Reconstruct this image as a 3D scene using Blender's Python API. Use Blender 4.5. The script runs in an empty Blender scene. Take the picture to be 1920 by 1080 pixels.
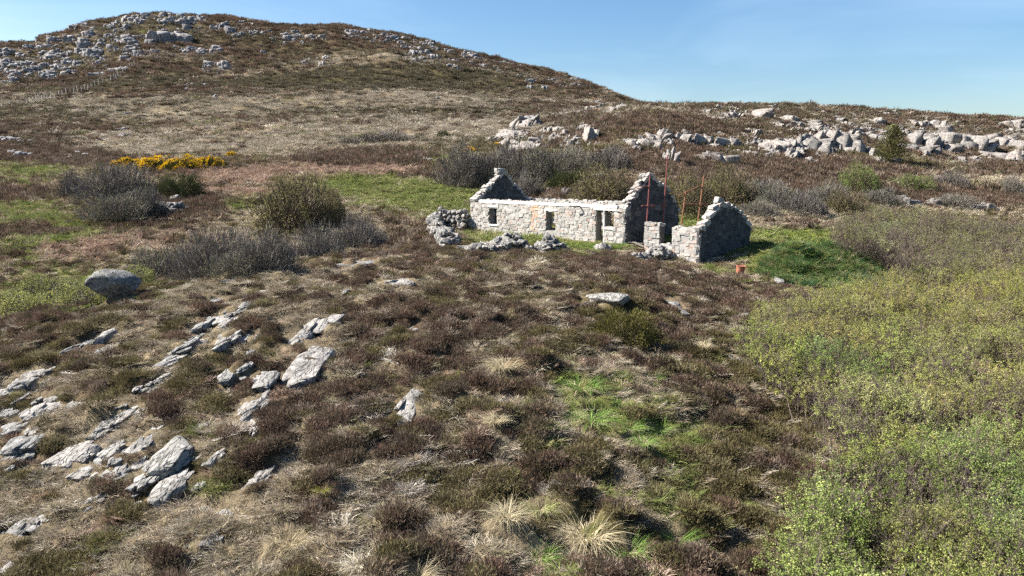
import bpy, bmesh, math, random
import numpy as np
from mathutils import Vector, Matrix

random.seed(7)
RNG = np.random.default_rng(7)
SC = bpy.context.scene
COL = SC.collection
R = math.radians

# ------------------------------------------------------------------ camera, sky, sun, exposure
CAM_Z = 5.0            # metres above the datum
FPX, PITCH = 1420.86, 0.1512
cam_d = bpy.data.cameras.new('camera')
cam_d.sensor_width = 36.0
cam_d.lens = 36.0 * FPX / 1920.0
cam_d.clip_start, cam_d.clip_end = 0.1, 9000
cam = bpy.data.objects.new('camera', cam_d)
COL.objects.link(cam)
cam.location = (0, 0, CAM_Z)
cam.rotation_euler = (math.pi / 2 - PITCH, 0, 0)
SC.camera = cam

SUN_EL, SUN_AZ = 41.0, -82.0       # azimuth from +Y (view axis), clockwise seen from above
world = bpy.data.worlds.new('World')
SC.world = world
world.use_nodes = True
wn = world.node_tree
sky = wn.nodes.new('ShaderNodeTexSky')
sky.sky_type = 'NISHITA'
sky.sun_disc = False
sky.sun_elevation = R(SUN_EL)
sky.sun_rotation = R(SUN_AZ)
sky.altitude = 60
sky.air_density = 1.0
sky.dust_density = 1.2
sky.ozone_density = 2.5
hs = wn.nodes.new('ShaderNodeHueSaturation')       # the camera's vivid colour rendering, over the whole sky
hs.inputs['Saturation'].default_value = 1.25
wn.links.new(sky.outputs[0], hs.inputs['Color'])
tc = wn.nodes.new('ShaderNodeTexCoord'); mpw = wn.nodes.new('ShaderNodeMapping')     # thin high cirrus veils
mpw.inputs['Scale'].default_value = (1.6, 1.6, 9.0); wn.links.new(tc.outputs['Generated'], mpw.inputs[0])
cn = wn.nodes.new('ShaderNodeTexNoise'); cn.inputs['Scale'].default_value = 1.7; cn.inputs['Detail'].default_value = 7; cn.inputs['Distortion'].default_value = 0.5
wn.links.new(mpw.outputs[0], cn.inputs['Vector'])
cr = wn.nodes.new('ShaderNodeValToRGB'); cr.color_ramp.elements[0].position = 0.42; cr.color_ramp.elements[1].position = 0.82
cr.color_ramp.elements[1].color = (0.9, 0.88, 0.82, 1); wn.links.new(cn.outputs['Fac'], cr.inputs[0])
ad = wn.nodes.new('ShaderNodeMix'); ad.data_type = 'RGBA'; ad.blend_type = 'ADD'; ad.inputs[0].default_value = 1.0
wn.links.new(hs.outputs[0], ad.inputs[6]); wn.links.new(cr.outputs[0], ad.inputs[7])
wn.links.new(ad.outputs[2], wn.nodes['Background'].inputs[0])
wn.nodes['Background'].inputs[1].default_value = 0.054

sun_d = bpy.data.lights.new('sun', 'SUN')
sun_d.energy = 5.0
sun_d.angle = R(0.53)
sun_d.color = (1.0, 0.95, 0.87)
sun = bpy.data.objects.new('sun', sun_d)
COL.objects.link(sun)
_e, _a = R(SUN_EL), R(SUN_AZ)
SUN_DIR = Vector((math.sin(_a) * math.cos(_e), math.cos(_a) * math.cos(_e), math.sin(_e)))
sun.rotation_euler = SUN_DIR.to_track_quat('Z', 'Y').to_euler()
sun.location = (-60, 20, 80)

SC.view_settings.view_transform = 'Standard'
SC.view_settings.look = 'None'
SC.view_settings.exposure = 1.68
SC.view_settings.gamma = 1.0
SC.view_settings.use_curve_mapping = False
SC.render.engine = 'CYCLES'
SC.cycles.use_denoising = False
SC.cycles.max_bounces = 3
SC.cycles.diffuse_bounces = 2
SC.cycles.glossy_bounces = 1
SC.cycles.transmission_bounces = 2
SC.cycles.use_adaptive_sampling = True
SC.cycles.adaptive_threshold = 0.05

# ------------------------------------------------------------------ noise
def _hash(ix, iy, seed):
    h = (ix.astype(np.int64) * 374761393 + iy.astype(np.int64) * 668265263 + seed * 974634777) & 0xffffffff
    h = ((h ^ (h >> 13)) * 1274126177) & 0xffffffff
    h = h ^ (h >> 16)
    return h

def perlin(x, y, seed=0):
    x = np.asarray(x, float); y = np.asarray(y, float)
    x0 = np.floor(x); y0 = np.floor(y)
    fx, fy = x - x0, y - y0
    sx = fx * fx * fx * (fx * (fx * 6 - 15) + 10); sy = fy * fy * fy * (fy * (fy * 6 - 15) + 10)
    def g(dx, dy):
        a = _hash(x0 + dx, y0 + dy, seed) * (2 * math.pi / 4294967296.0)
        return np.cos(a) * (fx - dx) + np.sin(a) * (fy - dy)
    n0 = g(0, 0) * (1 - sx) + g(1, 0) * sx
    n1 = g(0, 1) * (1 - sx) + g(1, 1) * sx
    return (n0 * (1 - sy) + n1 * sy) * 1.5

def fbm(x, y, wl, octs=4, seed=0, gain=0.5):
    t = np.zeros_like(np.asarray(x, float)); a = 1.0; w = wl; s = 0
    for o in range(octs):
        t = t + a * perlin(x / w + 13.7 * o, y / w - 7.3 * o, seed + o); s += a
        a *= gain; w *= 0.5
    return t / s * 1.4

def smooth(x, a, b):
    t = np.clip((np.asarray(x, float) - a) / (b - a), 0, 1)
    return t * t * (3 - 2 * t)

# ------------------------------------------------------------------ pixel <-> place (1920 x 1080 of the photograph)
CP, SP = math.cos(PITCH), math.sin(PITCH)
def tan_el(py):
    v = (540.0 - np.asarray(py, float)) / FPX
    return (v * CP - SP) / (CP + v * SP)
def project(X, Y, Z):
    d = Y * CP - (Z - CAM_Z) * SP
    d = np.where(np.abs(d) < 1e-3, 1e-3, d)
    return 960 + FPX * X / d, 540 - FPX * (Y * SP + (Z - CAM_Z) * CP) / d

# ------------------------------------------------------------------ the lie of the land
HX, HY, HA = -3.0545, 55.996, 0.8155          # cottage corner and heading
HU, HV = (math.cos(HA), -math.sin(HA)), (math.sin(HA), math.cos(HA))
L1, LA, WID = 14.39, 19.55, 5.52
def house_local(X, Y):
    dx, dy = X - HX, Y - HY
    return dx * HU[0] + dy * HU[1], dx * HV[0] + dy * HV[1]
def house_base(U, V):
    b = np.interp(U, [-8, 0, 14.4, 19.55, 25], [-4.35, -4.2, -4.32, -5.0, -5.4])
    s = np.interp(U, [0, 14.4, 19.55], [0.03, 0.06, 0.14])
    return b + s * np.clip(V, -3, 8)

z_ = lambda v: ('z', v)
COLS = {
 -900: [(2,z_(-7)),(14,z_(-6.6)),(24,z_(-6.5)),(34,z_(-8)),(50,z_(-7)),(70,z_(-5)),(100,z_(-2)),(130,315),(170,285),(230,230),(300,190),(350,160),(450,z_(30)),(700,z_(0)),(3500,z_(-40))],
 -300: [(2,z_(-6.8)),(9,z_(-6.4)),(14,z_(-5.9)),(20,z_(-5.5)),(24,z_(-5.6)),(30,z_(-7)),(42,z_(-6.9)),(55,z_(-5.2)),(90,z_(-2)),(120,308),(160,262),(220,195),(300,140),(350,105),(450,z_(40)),(700,z_(0)),(3500,z_(-40))],
 0: [(2,z_(-6.6)),(9,z_(-6.0)),(13,z_(-5.55)),(17,z_(-5.1)),(21,z_(-4.75)),(24,z_(-4.75)),(26,z_(-5.0)),(30,z_(-6.2)),(38,z_(-6.6)),(50,470),(70,405),(90,350),(120,303),(160,250),(220,180),(290,120),(350,83),(450,z_(50)),(700,z_(5)),(3500,z_(-40))],
 200: [(2,z_(-6.4)),(9,z_(-5.8)),(13,z_(-5.3)),(17,z_(-4.85)),(21,z_(-4.45)),(26,z_(-4.3)),(30,z_(-5.3)),(36,z_(-6.2)),(45,z_(-5.8)),(60,420),(80,350),(100,315),(130,288),(170,240),(230,165),(300,95),(350,40),(450,z_(55)),(700,z_(5)),(3500,z_(-40))],
 450: [(2,z_(-6.2)),(9,z_(-5.6)),(13,z_(-5.1)),(17,z_(-4.65)),(22,z_(-4.2)),(28,z_(-3.95)),(33,z_(-4.05)),(38,z_(-4.9)),(45,z_(-5.5)),(55,z_(-4.9)),(65,395),(85,335),(105,303),(140,265),(190,210),(260,140),(320,75),(350,33),(450,z_(60)),(700,z_(5)),(3500,z_(-40))],
 700: [(2,z_(-6.1)),(9,z_(-5.5)),(13,z_(-5.0)),(17,z_(-4.6)),(22,z_(-4.2)),(29,z_(-3.95)),(36,z_(-4.05)),(43,z_(-4.5)),(52,z_(-4.8)),(62,410),(72,370),(85,335),(100,303),(130,264),(180,215),(250,145),(310,90),(350,58),(450,z_(55)),(700,z_(5)),(3500,z_(-40))],
 960: [(2,z_(-6.1)),(9,z_(-5.6)),(14,z_(-5.0)),(20,z_(-4.45)),(27,z_(-4.12)),(33,z_(-4.12)),(40,z_(-4.25)),(48,z_(-4.3)),(55,z_(-4.1)),(62,z_(-3.6)),(72,z_(-2.4)),(85,320),(95,298),(110,280),(140,255),(200,210),(280,160),(350,118),(450,z_(40)),(700,z_(5)),(3500,z_(-40))],
 1180: [(2,z_(-6.2)),(9,z_(-5.8)),(14,z_(-5.3)),(20,z_(-4.75)),(30,z_(-4.45)),(40,z_(-4.5)),(46,z_(-4.3)),(55,z_(-3.4)),(64,352),(72,308),(82,284),(95,255),(110,225),(130,203),(160,205),(250,205),(330,190),(450,z_(20)),(700,z_(5)),(3500,z_(-40))],
 1320: [(2,z_(-6.4)),(9,z_(-6.1)),(14,z_(-5.7)),(20,z_(-5.2)),(30,z_(-4.85)),(38,z_(-5.0)),(42,z_(-5.1)),(46,z_(-4.6)),(52,z_(-4.2)),(60,390),(70,345),(80,305),(92,285),(105,255),(125,218),(150,197),(180,z_(13)),(250,z_(10)),(450,z_(5)),(700,z_(0)),(3500,z_(-40))],
 1550: [(2,z_(-6.4)),(8,z_(-6.3)),(12,z_(-6.15)),(18,z_(-5.9)),(26,z_(-5.75)),(34,z_(-5.7)),(40,z_(-5.3)),(46,z_(-4.9)),(55,430),(65,385),(78,340),(90,310),(105,285),(125,240),(150,204),(180,z_(12)),(250,z_(8)),(450,z_(5)),(700,z_(0)),(3500,z_(-40))],
 1900: [(2,z_(-6.5)),(12,z_(-6.4)),(20,z_(-6.3)),(30,z_(-6.2)),(40,z_(-6)),(55,z_(-5.3)),(70,400),(85,352),(100,322),(115,292),(135,255),(165,223),(200,z_(10)),(260,z_(6)),(450,z_(5)),(700,z_(0)),(3500,z_(-40))],
 2500: [(2,z_(-6)),(12,z_(-6)),(20,z_(-6.2)),(30,z_(-6.5)),(40,z_(-6.3)),(55,z_(-5.5)),(75,z_(-4)),(100,332),(115,315),(135,285),(165,250),(200,z_(6)),(260,z_(3)),(450,z_(2)),(700,z_(0)),(3500,z_(-40))],
 3200: [(2,z_(-6)),(12,z_(-6)),(30,z_(-6.5)),(55,z_(-5.5)),(75,z_(-4)),(100,z_(-2)),(135,z_(1)),(165,z_(3)),(260,z_(2)),(450,z_(2)),(700,z_(0)),(3500,z_(-40))],
}
NL, NU = 700, 420
LY = np.linspace(math.log(2), math.log(3500), NL)
UG = np.linspace(-1.45, 1.45, NU)
def _pchip(x, y, xi):
    h = np.diff(x); d = np.diff(y) / h
    m = np.zeros_like(y)
    for i in range(1, len(x) - 1):
        if d[i - 1] * d[i] > 0:
            w1 = 2 * h[i] + h[i - 1]; w2 = h[i] + 2 * h[i - 1]
            m[i] = (w1 + w2) / (w1 / d[i - 1] + w2 / d[i])
    m[0], m[-1] = d[0], d[-1]
    k = np.clip(np.searchsorted(x, xi) - 1, 0, len(x) - 2)
    t = (xi - x[k]) / h[k]
    return ((1 + 2 * t) * (1 - t) ** 2 * y[k] + t * (1 - t) ** 2 * h[k] * m[k]
            + t * t * (3 - 2 * t) * y[k + 1] + t * t * (t - 1) * h[k] * m[k + 1])
_cu = np.array([(c - 960) / FPX for c in COLS])
_ct = []
for c, pts in COLS.items():
    Y = np.array([q[0] for q in pts], float)
    zz = np.array([(q[1][1] if isinstance(q[1], tuple) else q[0] * float(tan_el(q[1]))) for q in pts])
    _ct.append(_pchip(np.log(Y), zz, LY))
_ct = np.array(_ct)
TZ = np.array([_pchip(_cu, _ct[:, j], UG) for j in range(NL)]).T      # (NU, NL) z relative to the camera
def _blur(a, s, ax):
    n = int(3 * s) + 1; k = np.exp(-0.5 * (np.arange(-n, n + 1) / s) ** 2); k /= k.sum()
    p = np.pad(a, [(n, n) if i == ax else (0, 0) for i in range(2)], mode='edge')
    return np.apply_along_axis(lambda v: np.convolve(v, k, 'valid'), ax, p)
TZ = _blur(_blur(TZ, 3.5, 1), 4.0, 0)
# skylines
SKY_FAR = [(-900,160),(-300,105),(-60,92),(0,84),(66,80),(72,68),(120,60),(142,48),(170,42),(210,36),(255,27),(300,26),(340,30),(420,31),(470,38),(520,46),(580,48),(640,49),(700,57),(740,62),(800,76),(850,90),(900,103),(960,116),(1020,132),(1080,146),(1120,160),(1160,180),(1200,194),(1300,215),(3200,300)]
SKY_NEAR = [(-900,300),(1000,262),(1120,208),(1180,196),(1260,196),(1330,196),(1400,198),(1480,200),(1560,204),(1640,208),(1720,213),(1800,221),(1920,226),(2300,245),(3200,290)]
EY = np.exp(LY)
def _crest(sk, ya, yb, y0, y1, mask):
    sp = np.array(sk, float)
    for i, u in enumerate(UG):
        if not mask(u): continue
        sel = (EY > ya) & (EY < yb)
        t = TZ[i] / EY
        # u = X / Y, px depends a little on the elevation
        tm = t[sel].max(); px = 960 + FPX * u / (CP - tm * SP)
        want = float(tan_el(np.interp(px, sp[:, 0], sp[:, 1])))
        jm = np.where(sel)[0][t[sel].argmax()]
        w = smooth(EY, y0, min(y1, EY[jm])) * (1 - smooth(EY, EY[jm], EY[jm] * 1.6))
        TZ[i] = TZ[i] + (want - tm) * EY * w
_crest(SKY_NEAR, 100, 200, 85, 120, lambda u: u > 0.13)
_crest(SKY_FAR, 250, 450, 170, 340, lambda u: u < 0.19)

def land(X, Y):
    """smooth height of the land, datum coordinates"""
    Yc = np.clip(Y, 2.001, 3499)
    u = np.clip(X / Yc, -1.449, 1.449); l = np.log(Yc)
    a = (u - UG[0]) / (UG[1] - UG[0]); b = (l - LY[0]) / (LY[1] - LY[0])
    i = np.clip(a.astype(int), 0, NU - 2); j = np.clip(b.astype(int), 0, NL - 2)
    fa, fb = a - i, b - j
    zz = (TZ[i, j] * (1 - fa) + TZ[i + 1, j] * fa) * (1 - fb) + (TZ[i, j + 1] * (1 - fa) + TZ[i + 1, j + 1] * fa) * fb
    U, V = house_local(X, Y)
    du = np.maximum(np.maximum(-U, U - LA), 0); dv = np.maximum(np.maximum(-V, V - WID), 0)
    w = 1 - smooth(np.hypot(du, dv), 0.6, 5.5)
    zz = zz * (1 - w) + house_base(U, V) * w
    # green grassy mound beyond the outhouse, juniper knoll before it
    def bump(px, py, Yg, rx, ry, h):
        Xg = (px - 960) / FPX * Yg * CP
        return h * np.exp(-(((X - Xg) / rx) ** 2 + ((Y - Yg) / ry) ** 2) ** 1.3)
    zz = zz + bump(1545, 500, 40.5, 3.0, 2.3, 1.25) + bump(1500, 500, 40.0, 0.9, 0.8, 0.35) + bump(1590, 500, 40.8, 1.1, 0.9, 0.25) + bump(1165, 590, 25.0, 1.1, 0.9, 0.35)
    return zz + CAM_Z

def ground(X, Y):
    X = np.asarray(X, float); Y = np.asarray(Y, float)
    zz = land(X, Y)
    U, V = house_local(X, Y)
    calm = 1 - 0.85 * (1 - smooth(np.hypot(np.maximum(np.maximum(-U, U - LA), 0), np.maximum(np.maximum(-V, V - WID), 0)), 0.5, 3))
    near = 1 - smooth(Y, 40, 75)
    mid = smooth(Y, 30, 60) * (1 - smooth(Y, 120, 200))
    far = smooth(Y, 110, 190)
    zz = zz + calm * near * (0.20 * fbm(X, Y, 2.6, 3, 11) + 0.38 * np.abs(fbm(X, Y, 1.15, 2, 21)) - 0.13 + 0.07 * fbm(X, Y, 0.42, 2, 25))
    zz = zz + calm * mid * (0.35 * fbm(X, Y, 7, 4, 31))
    zz = zz + far * (1.5 * fbm(X, Y, 34, 5, 41, 0.55) + 0.9 * np.abs(fbm(X, Y, 15, 3, 51)) - 0.4)
    return zz

_MY = np.exp(np.linspace(math.log(4.0), math.log(600), 420))
def hit(px, py, lift=0.0):
    """the place on the land seen at a pixel of the photograph"""
    t = float(tan_el(py)); k = (px - 960) / FPX * (CP - t * SP)
    Ys = _MY
    for rep in range(2):
        far_ = rep == 0 and py < 300
        d = CAM_Z + Ys * t - (land(Ys * k, Ys) if far_ else ground(Ys * k, Ys)) - lift
        below = np.where(d <= 0)[0]
        j = int(below[0]) if len(below) else len(Ys) - 1
        j = max(j, 1)
        if rep == 0: Ys = np.linspace(Ys[max(j - (5 if far_ else 1), 0)], Ys[min(j + (3 if far_ else 0), len(Ys) - 1)], 24)
    Y = float(Ys[j]); X = Y * k
    return float(X), Y, float(ground(np.array([X]), np.array([Y]))[0])

def hit_many(px, py):
    """the same for many far pixels at once"""
    px, py = np.asarray(px, float), np.asarray(py, float); Yg = np.exp(np.linspace(math.log(55), math.log(600), 320))
    t = tan_el(py); k = (px - 960) / FPX * (CP - t * SP); YY = np.broadcast_to(Yg, (len(px), len(Yg)))
    d = CAM_Z + YY * t[:, None] - land(YY * k[:, None], YY)
    j = np.where((d <= 0).any(1), (d <= 0).argmax(1), len(Yg) - 1); j = np.maximum(j, 1); r_ = np.arange(len(px))
    d0, d1 = d[r_, j - 1], d[r_, j]; f = np.clip(d0 / np.where(np.abs(d0 - d1) < 1e-6, 1, d0 - d1), 0, 1); Y = Yg[j - 1] + (Yg[j] - Yg[j - 1]) * f; X = Y * k
    return X, Y, ground(X, Y)

# ------------------------------------------------------------------ materials
def new_mat(name):
    m = bpy.data.materials.new(name); m.use_nodes = True
    nt = m.node_tree; nt.nodes.clear()
    out = nt.nodes.new('ShaderNodeOutputMaterial')
    return m, nt, out
def nd(nt, kind, **kw):
    n = nt.nodes.new(kind)
    for k, v in kw.items(): setattr(n, k, v)
    return n
def setin(n, **kw):
    for k, v in kw.items(): n.inputs[k].default_value = v
def ramp(nt, fac, stops):
    r = nt.nodes.new('ShaderNodeValToRGB'); e = r.color_ramp.elements
    while len(e) < len(stops): e.new(0.5)
    for q, (p, c) in zip(e, stops): q.position = p; q.color = (*c, 1) if len(c) == 3 else c
    nt.links.new(fac, r.inputs[0]); return r.outputs[0]
def noise(nt, vec, scale, detail=4, rough=0.6, dist=0.0):
    n = nt.nodes.new('ShaderNodeTexNoise'); n.inputs['Scale'].default_value = scale
    n.inputs['Detail'].default_value = detail; n.inputs['Roughness'].default_value = rough
    n.inputs['Distortion'].default_value = dist
    nt.links.new(vec, n.inputs['Vector']); return n.outputs['Fac']
def mixc(nt, fac, a, b, mode='MIX'):
    n = nt.nodes.new('ShaderNodeMix'); n.data_type = 'RGBA'; n.blend_type = mode
    for s, v in ((n.inputs[0], fac), (n.inputs[6], a), (n.inputs[7], b)):
        if isinstance(v, (int, float)): s.default_value = v
        elif isinstance(v, tuple): s.default_value = (*v, 1)
        else: nt.links.new(v, s)
    return n.outputs[2]
def math_(nt, op, a, b=0.0):
    n = nt.nodes.new('ShaderNodeMath'); n.operation = op
    for s, v in ((n.inputs[0], a), (n.inputs[1], b)):
        if isinstance(v, (int, float)): s.default_value = v
        else: nt.links.new(v, s)
    return n.outputs[0]
def bsdf(nt, out, col, rough=0.9, bump=None, bs=0.5, bd=0.05, spec=0.2):
    p = nt.nodes.new('ShaderNodeBsdfPrincipled')
    p.inputs['Roughness'].default_value = rough
    p.inputs['Specular IOR Level'].default_value = spec
    if isinstance(col, tuple): p.inputs['Base Color'].default_value = (*col, 1)
    else: nt.links.new(col, p.inputs['Base Color'])
    if bump is not None:
        b = nt.nodes.new('ShaderNodeBump'); b.inputs['Strength'].default_value = bs; b.inputs['Distance'].default_value = bd
        nt.links.new(bump, b.inputs['Height']); nt.links.new(b.outputs[0], p.inputs['Normal'])
    nt.links.new(p.outputs[0], out.inputs[0]); return p

def rock_material(name, lo, hi, pale, dark, wscale=1.0):
    m, nt, out = new_mat(name)
    pos = nd(nt, 'ShaderNodeNewGeometry').outputs['Position']
    info = nd(nt, 'ShaderNodeObjectInfo').outputs['Random']
    n1 = noise(nt, pos, 1.3 * wscale, 6, 0.65, 0.3)
    n2 = noise(nt, pos, 9.0 * wscale, 5, 0.7)
    n3 = noise(nt, pos, 4.0 * wscale, 8, 0.75, 0.4)
    c = ramp(nt, n1, [(0.32, lo), (0.62, hi)])
    c = mixc(nt, ramp(nt, n3, [(0.52, (0, 0, 0)), (0.60, (1, 1, 1))]), c, pale)
    c = mixc(nt, ramp(nt, n2, [(0.33, (1, 1, 1)), (0.43, (0, 0, 0))]), c, dark)
    mp = nd(nt, 'ShaderNodeMapping'); nt.links.new(pos, mp.inputs[0]); mp.inputs['Scale'].default_value = (1.0, 0.22, 0.9); mp.inputs['Rotation'].default_value = (0.0, 0.3, 0.12)
    n4 = noise(nt, mp.outputs[0], 5.0 * wscale, 3, 0.55, 0.6)                      # joints running along the strike
    crack = ramp(nt, n4, [(0.455, (0, 0, 0)), (0.49, (1, 1, 1)), (0.525, (0, 0, 0))])
    c = mixc(nt, math_(nt, 'MULTIPLY', crack, 0.6), c, tuple(v * 0.7 for v in dark))
    c = mixc(nt, 1.0, c, ramp(nt, info, [(0, (0.80, 0.80, 0.80)), (0.5, (0.97, 0.95, 0.92)), (1, (1.08, 1.03, 1.0))]), 'MULTIPLY')
    bsdf(nt, out, c, 0.9, math_(nt, 'SUBTRACT', math_(nt, 'ADD', n3, math_(nt, 'MULTIPLY', n2, 0.5)), math_(nt, 'MULTIPLY', crack, 0.8)), 0.9, 0.06 / wscale)
    return m
M = {}
M['slab'] = rock_material('slab_rock', (0.16, 0.155, 0.146), (0.275, 0.268, 0.254), (0.37, 0.362, 0.347), (0.055, 0.054, 0.05))
M['crag'] = rock_material('crag_rock', (0.15, 0.14, 0.132), (0.29, 0.268, 0.25), (0.40, 0.38, 0.36), (0.055, 0.05, 0.045), 1.3)
M['hill_rock'] = rock_material('hill_rock', (0.17, 0.165, 0.17), (0.30, 0.29, 0.29), (0.44, 0.425, 0.42), (0.06, 0.056, 0.054), 0.35)
M['rubble'] = rock_material('rubble_stone', (0.10, 0.096, 0.092), (0.25, 0.243, 0.23), (0.45, 0.44, 0.42), (0.035, 0.035, 0.033), 1.6)

def stone_material(name, stops, lich=0.56, patch=None):
    m, nt, out = new_mat(name)
    pos = nd(nt, 'ShaderNodeNewGeometry').outputs['Position']
    att = nd(nt, 'ShaderNodeAttribute', attribute_name='rnd').outputs['Fac']
    info = nd(nt, 'ShaderNodeObjectInfo').outputs['Random']
    f = math_(nt, 'FRACT', math_(nt, 'ADD', math_(nt, 'MULTIPLY', info, 7.31), att))
    c = ramp(nt, f, stops)
    n2 = noise(nt, pos, 7.0, 6, 0.7)
    n3 = noise(nt, pos, 22.0, 4, 0.7)
    c = mixc(nt, ramp(nt, n2, [(lich, (0, 0, 0)), (lich + 0.1, (1, 1, 1))]), c, (0.56, 0.55, 0.53))
    c = mixc(nt, ramp(nt, n2, [(0.28, (1, 1, 1)), (0.40, (0, 0, 0))]), c, (0.09, 0.085, 0.08))
    if patch: c = mixc(nt, ramp(nt, noise(nt, pos, 1.4, 4, 0.6), [(0.5, (0, 0, 0)), (0.62, (1, 1, 1))]), c, patch)
    bsdf(nt, out, c, 0.92, math_(nt, 'ADD', n2, n3), 0.7, 0.03)
    return m
M['wall_stone'] = stone_material('wall_stone', [(0, (0.24, 0.23, 0.215)), (0.25, (0.37, 0.35, 0.32)), (0.5, (0.20, 0.19, 0.18)), (0.72, (0.34, 0.315, 0.29)), (0.84, (0.32, 0.24, 0.20)), (1, (0.40, 0.38, 0.35))], 0.58)
M['lime_stone'] = stone_material('limewashed_stone', [(0, (0.25, 0.24, 0.22)), (0.4, (0.35, 0.333, 0.305)), (0.7, (0.19, 0.182, 0.168)), (0.9, (0.29, 0.235, 0.20)), (1, (0.38, 0.363, 0.335))], 0.56)
M['shade_dark_stone'] = stone_material('shade_dark_stone', [(0, (0.050, 0.050, 0.053)), (0.4, (0.085, 0.085, 0.087)), (0.75, (0.036, 0.036, 0.039)), (1, (0.125, 0.122, 0.12))], 0.68)  # grey stone darkened beyond its own tone, shade of the unlit faces painted in
M['rust_stone'] = stone_material('rust_stained_stone', [(0, (0.42, 0.29, 0.17)), (0.5, (0.42, 0.33, 0.25)), (1, (0.36, 0.22, 0.15))], 0.60)

def plain(name, col, rough=0.8, var=0.25, scale=6.0, spec=0.3, metal=0.0, bd=0.01):
    m, nt, out = new_mat(name)
    pos = nd(nt, 'ShaderNodeNewGeometry').outputs['Position']
    n = noise(nt, pos, scale, 6, 0.7)
    c = ramp(nt, n, [(0.3, tuple(v * (1 - var) for v in col)), (0.7, tuple(min(1, v * (1 + var)) for v in col))])
    p = bsdf(nt, out, c, rough, n, 0.5, bd, spec); p.inputs['Metallic'].default_value = metal
    return m
M['mortar'] = plain('lime_mortar', (0.17, 0.16, 0.148), 0.95, 0.2, 5, 0.1, 0, 0.03)
M['core'] = plain('dark_rubble_core', (0.09, 0.085, 0.08), 0.95, 0.35, 5, 0.1, 0, 0.03)  # dark joints, with the gables' shade partly put into the colour
M['concrete'] = plain('pale_concrete', (0.60, 0.59, 0.57), 0.9, 0.1, 3, 0.15)
M['red_steel'] = plain('red_oxide_steel', (0.17, 0.045, 0.038), 0.6, 0.4, 9, 0.4)
M['rust_steel'] = plain('rusty_steel', (0.19, 0.085, 0.045), 0.8, 0.45, 8, 0.3)
M['bracket'] = plain('dark_iron', (0.06, 0.055, 0.05), 0.7, 0.3, 9, 0.4)
M['timber'] = plain('weathered_timber', (0.13, 0.115, 0.10), 0.9, 0.4, 7)
M['orange'] = plain('orange_plastic', (0.28, 0.105, 0.06), 0.7, 0.4, 4, 0.4)
M['post'] = plain('grey_post_timber', (0.48, 0.46, 0.43), 0.9, 0.25, 2)

def leaf_material(name, base=None, var=0.35, trans=0.3, instancer=False):
    m, nt, out = new_mat(name)
    bv = nd(nt, 'ShaderNodeAttribute', attribute_name='bv').outputs['Fac']
    info = nd(nt, 'ShaderNodeObjectInfo').outputs['Random']
    if instancer:
        c = nd(nt, 'ShaderNodeAttribute', attribute_type='INSTANCER', attribute_name='tint').outputs['Color']
    else:
        c = mixc(nt, 1.0, base, ramp(nt, info, [(0, (0.85, 0.85, 0.85)), (1, (1.1, 1.08, 1.05))]), 'MULTIPLY')
    k = math_(nt, 'ADD', math_(nt, 'MULTIPLY', bv, 2 * var), 1 - var)
    kc = nd(nt, 'ShaderNodeCombineColor')
    for i in range(3): nt.links.new(k, kc.inputs[i])
    c = mixc(nt, 1.0, c, kc.outputs[0], 'MULTIPLY')
    d = nd(nt, 'ShaderNodeBsdfDiffuse'); nt.links.new(c, d.inputs[0])
    if trans > 0:
        t = nd(nt, 'ShaderNodeBsdfTranslucent'); nt.links.new(c, t.inputs[0])
        mx = nd(nt, 'ShaderNodeMixShader'); mx.inputs[0].default_value = trans
        nt.links.new(d.outputs[0], mx.inputs[1]); nt.links.new(t.outputs[0], mx.inputs[2])
        nt.links.new(mx.outputs[0], out.inputs[0])
    else: nt.links.new(d.outputs[0], out.inputs[0])
    return m
M['cover'] = leaf_material('ground_cover_plant', instancer=True, var=0.45, trans=0.25)
M['twig_grey'] = leaf_material('grey_purple_twig', (0.165, 0.147, 0.132), 0.5, 0.0)
M['thicket_leaf'] = leaf_material('willow_leaf', instancer=True, var=0.22, trans=0.2)
M['boulder'] = rock_material('boulder_rock', (0.10, 0.10, 0.10), (0.20, 0.20, 0.195), (0.30, 0.295, 0.285), (0.05, 0.05, 0.05))
M['twig_thicket'] = leaf_material('purple_brown_twig', (0.125, 0.098, 0.088), 0.5, 0.0)
M['twig_brown'] = leaf_material('brown_twig', (0.12, 0.095, 0.07), 0.4, 0.0)
M['leaf_olive'] = leaf_material('olive_leaf', (0.21, 0.20, 0.08), 0.4, 0.3)
M['leaf_grey'] = leaf_material('grey_green_leaf', (0.19, 0.20, 0.11), 0.4, 0.3)
M['leaf_green'] = leaf_material('fresh_green_leaf', (0.15, 0.20, 0.06), 0.4, 0.35)
M['leaf_lime'] = leaf_material('yellow_green_leaf', (0.27, 0.29, 0.09), 0.4, 0.35)
M['leaf_dark'] = leaf_material('dark_needle', (0.055, 0.068, 0.028), 0.5, 0.1)
M['leaf_spruce'] = leaf_material('spruce_needle', (0.085, 0.085, 0.035), 0.5, 0.1)
M['leaf_juniper'] = leaf_material('olive_needle', (0.12, 0.112, 0.034), 0.5, 0.15)
M['gorse_flower'] = leaf_material('gorse_flower', (0.72, 0.44, 0.02), 0.35, 0.2)

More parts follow.
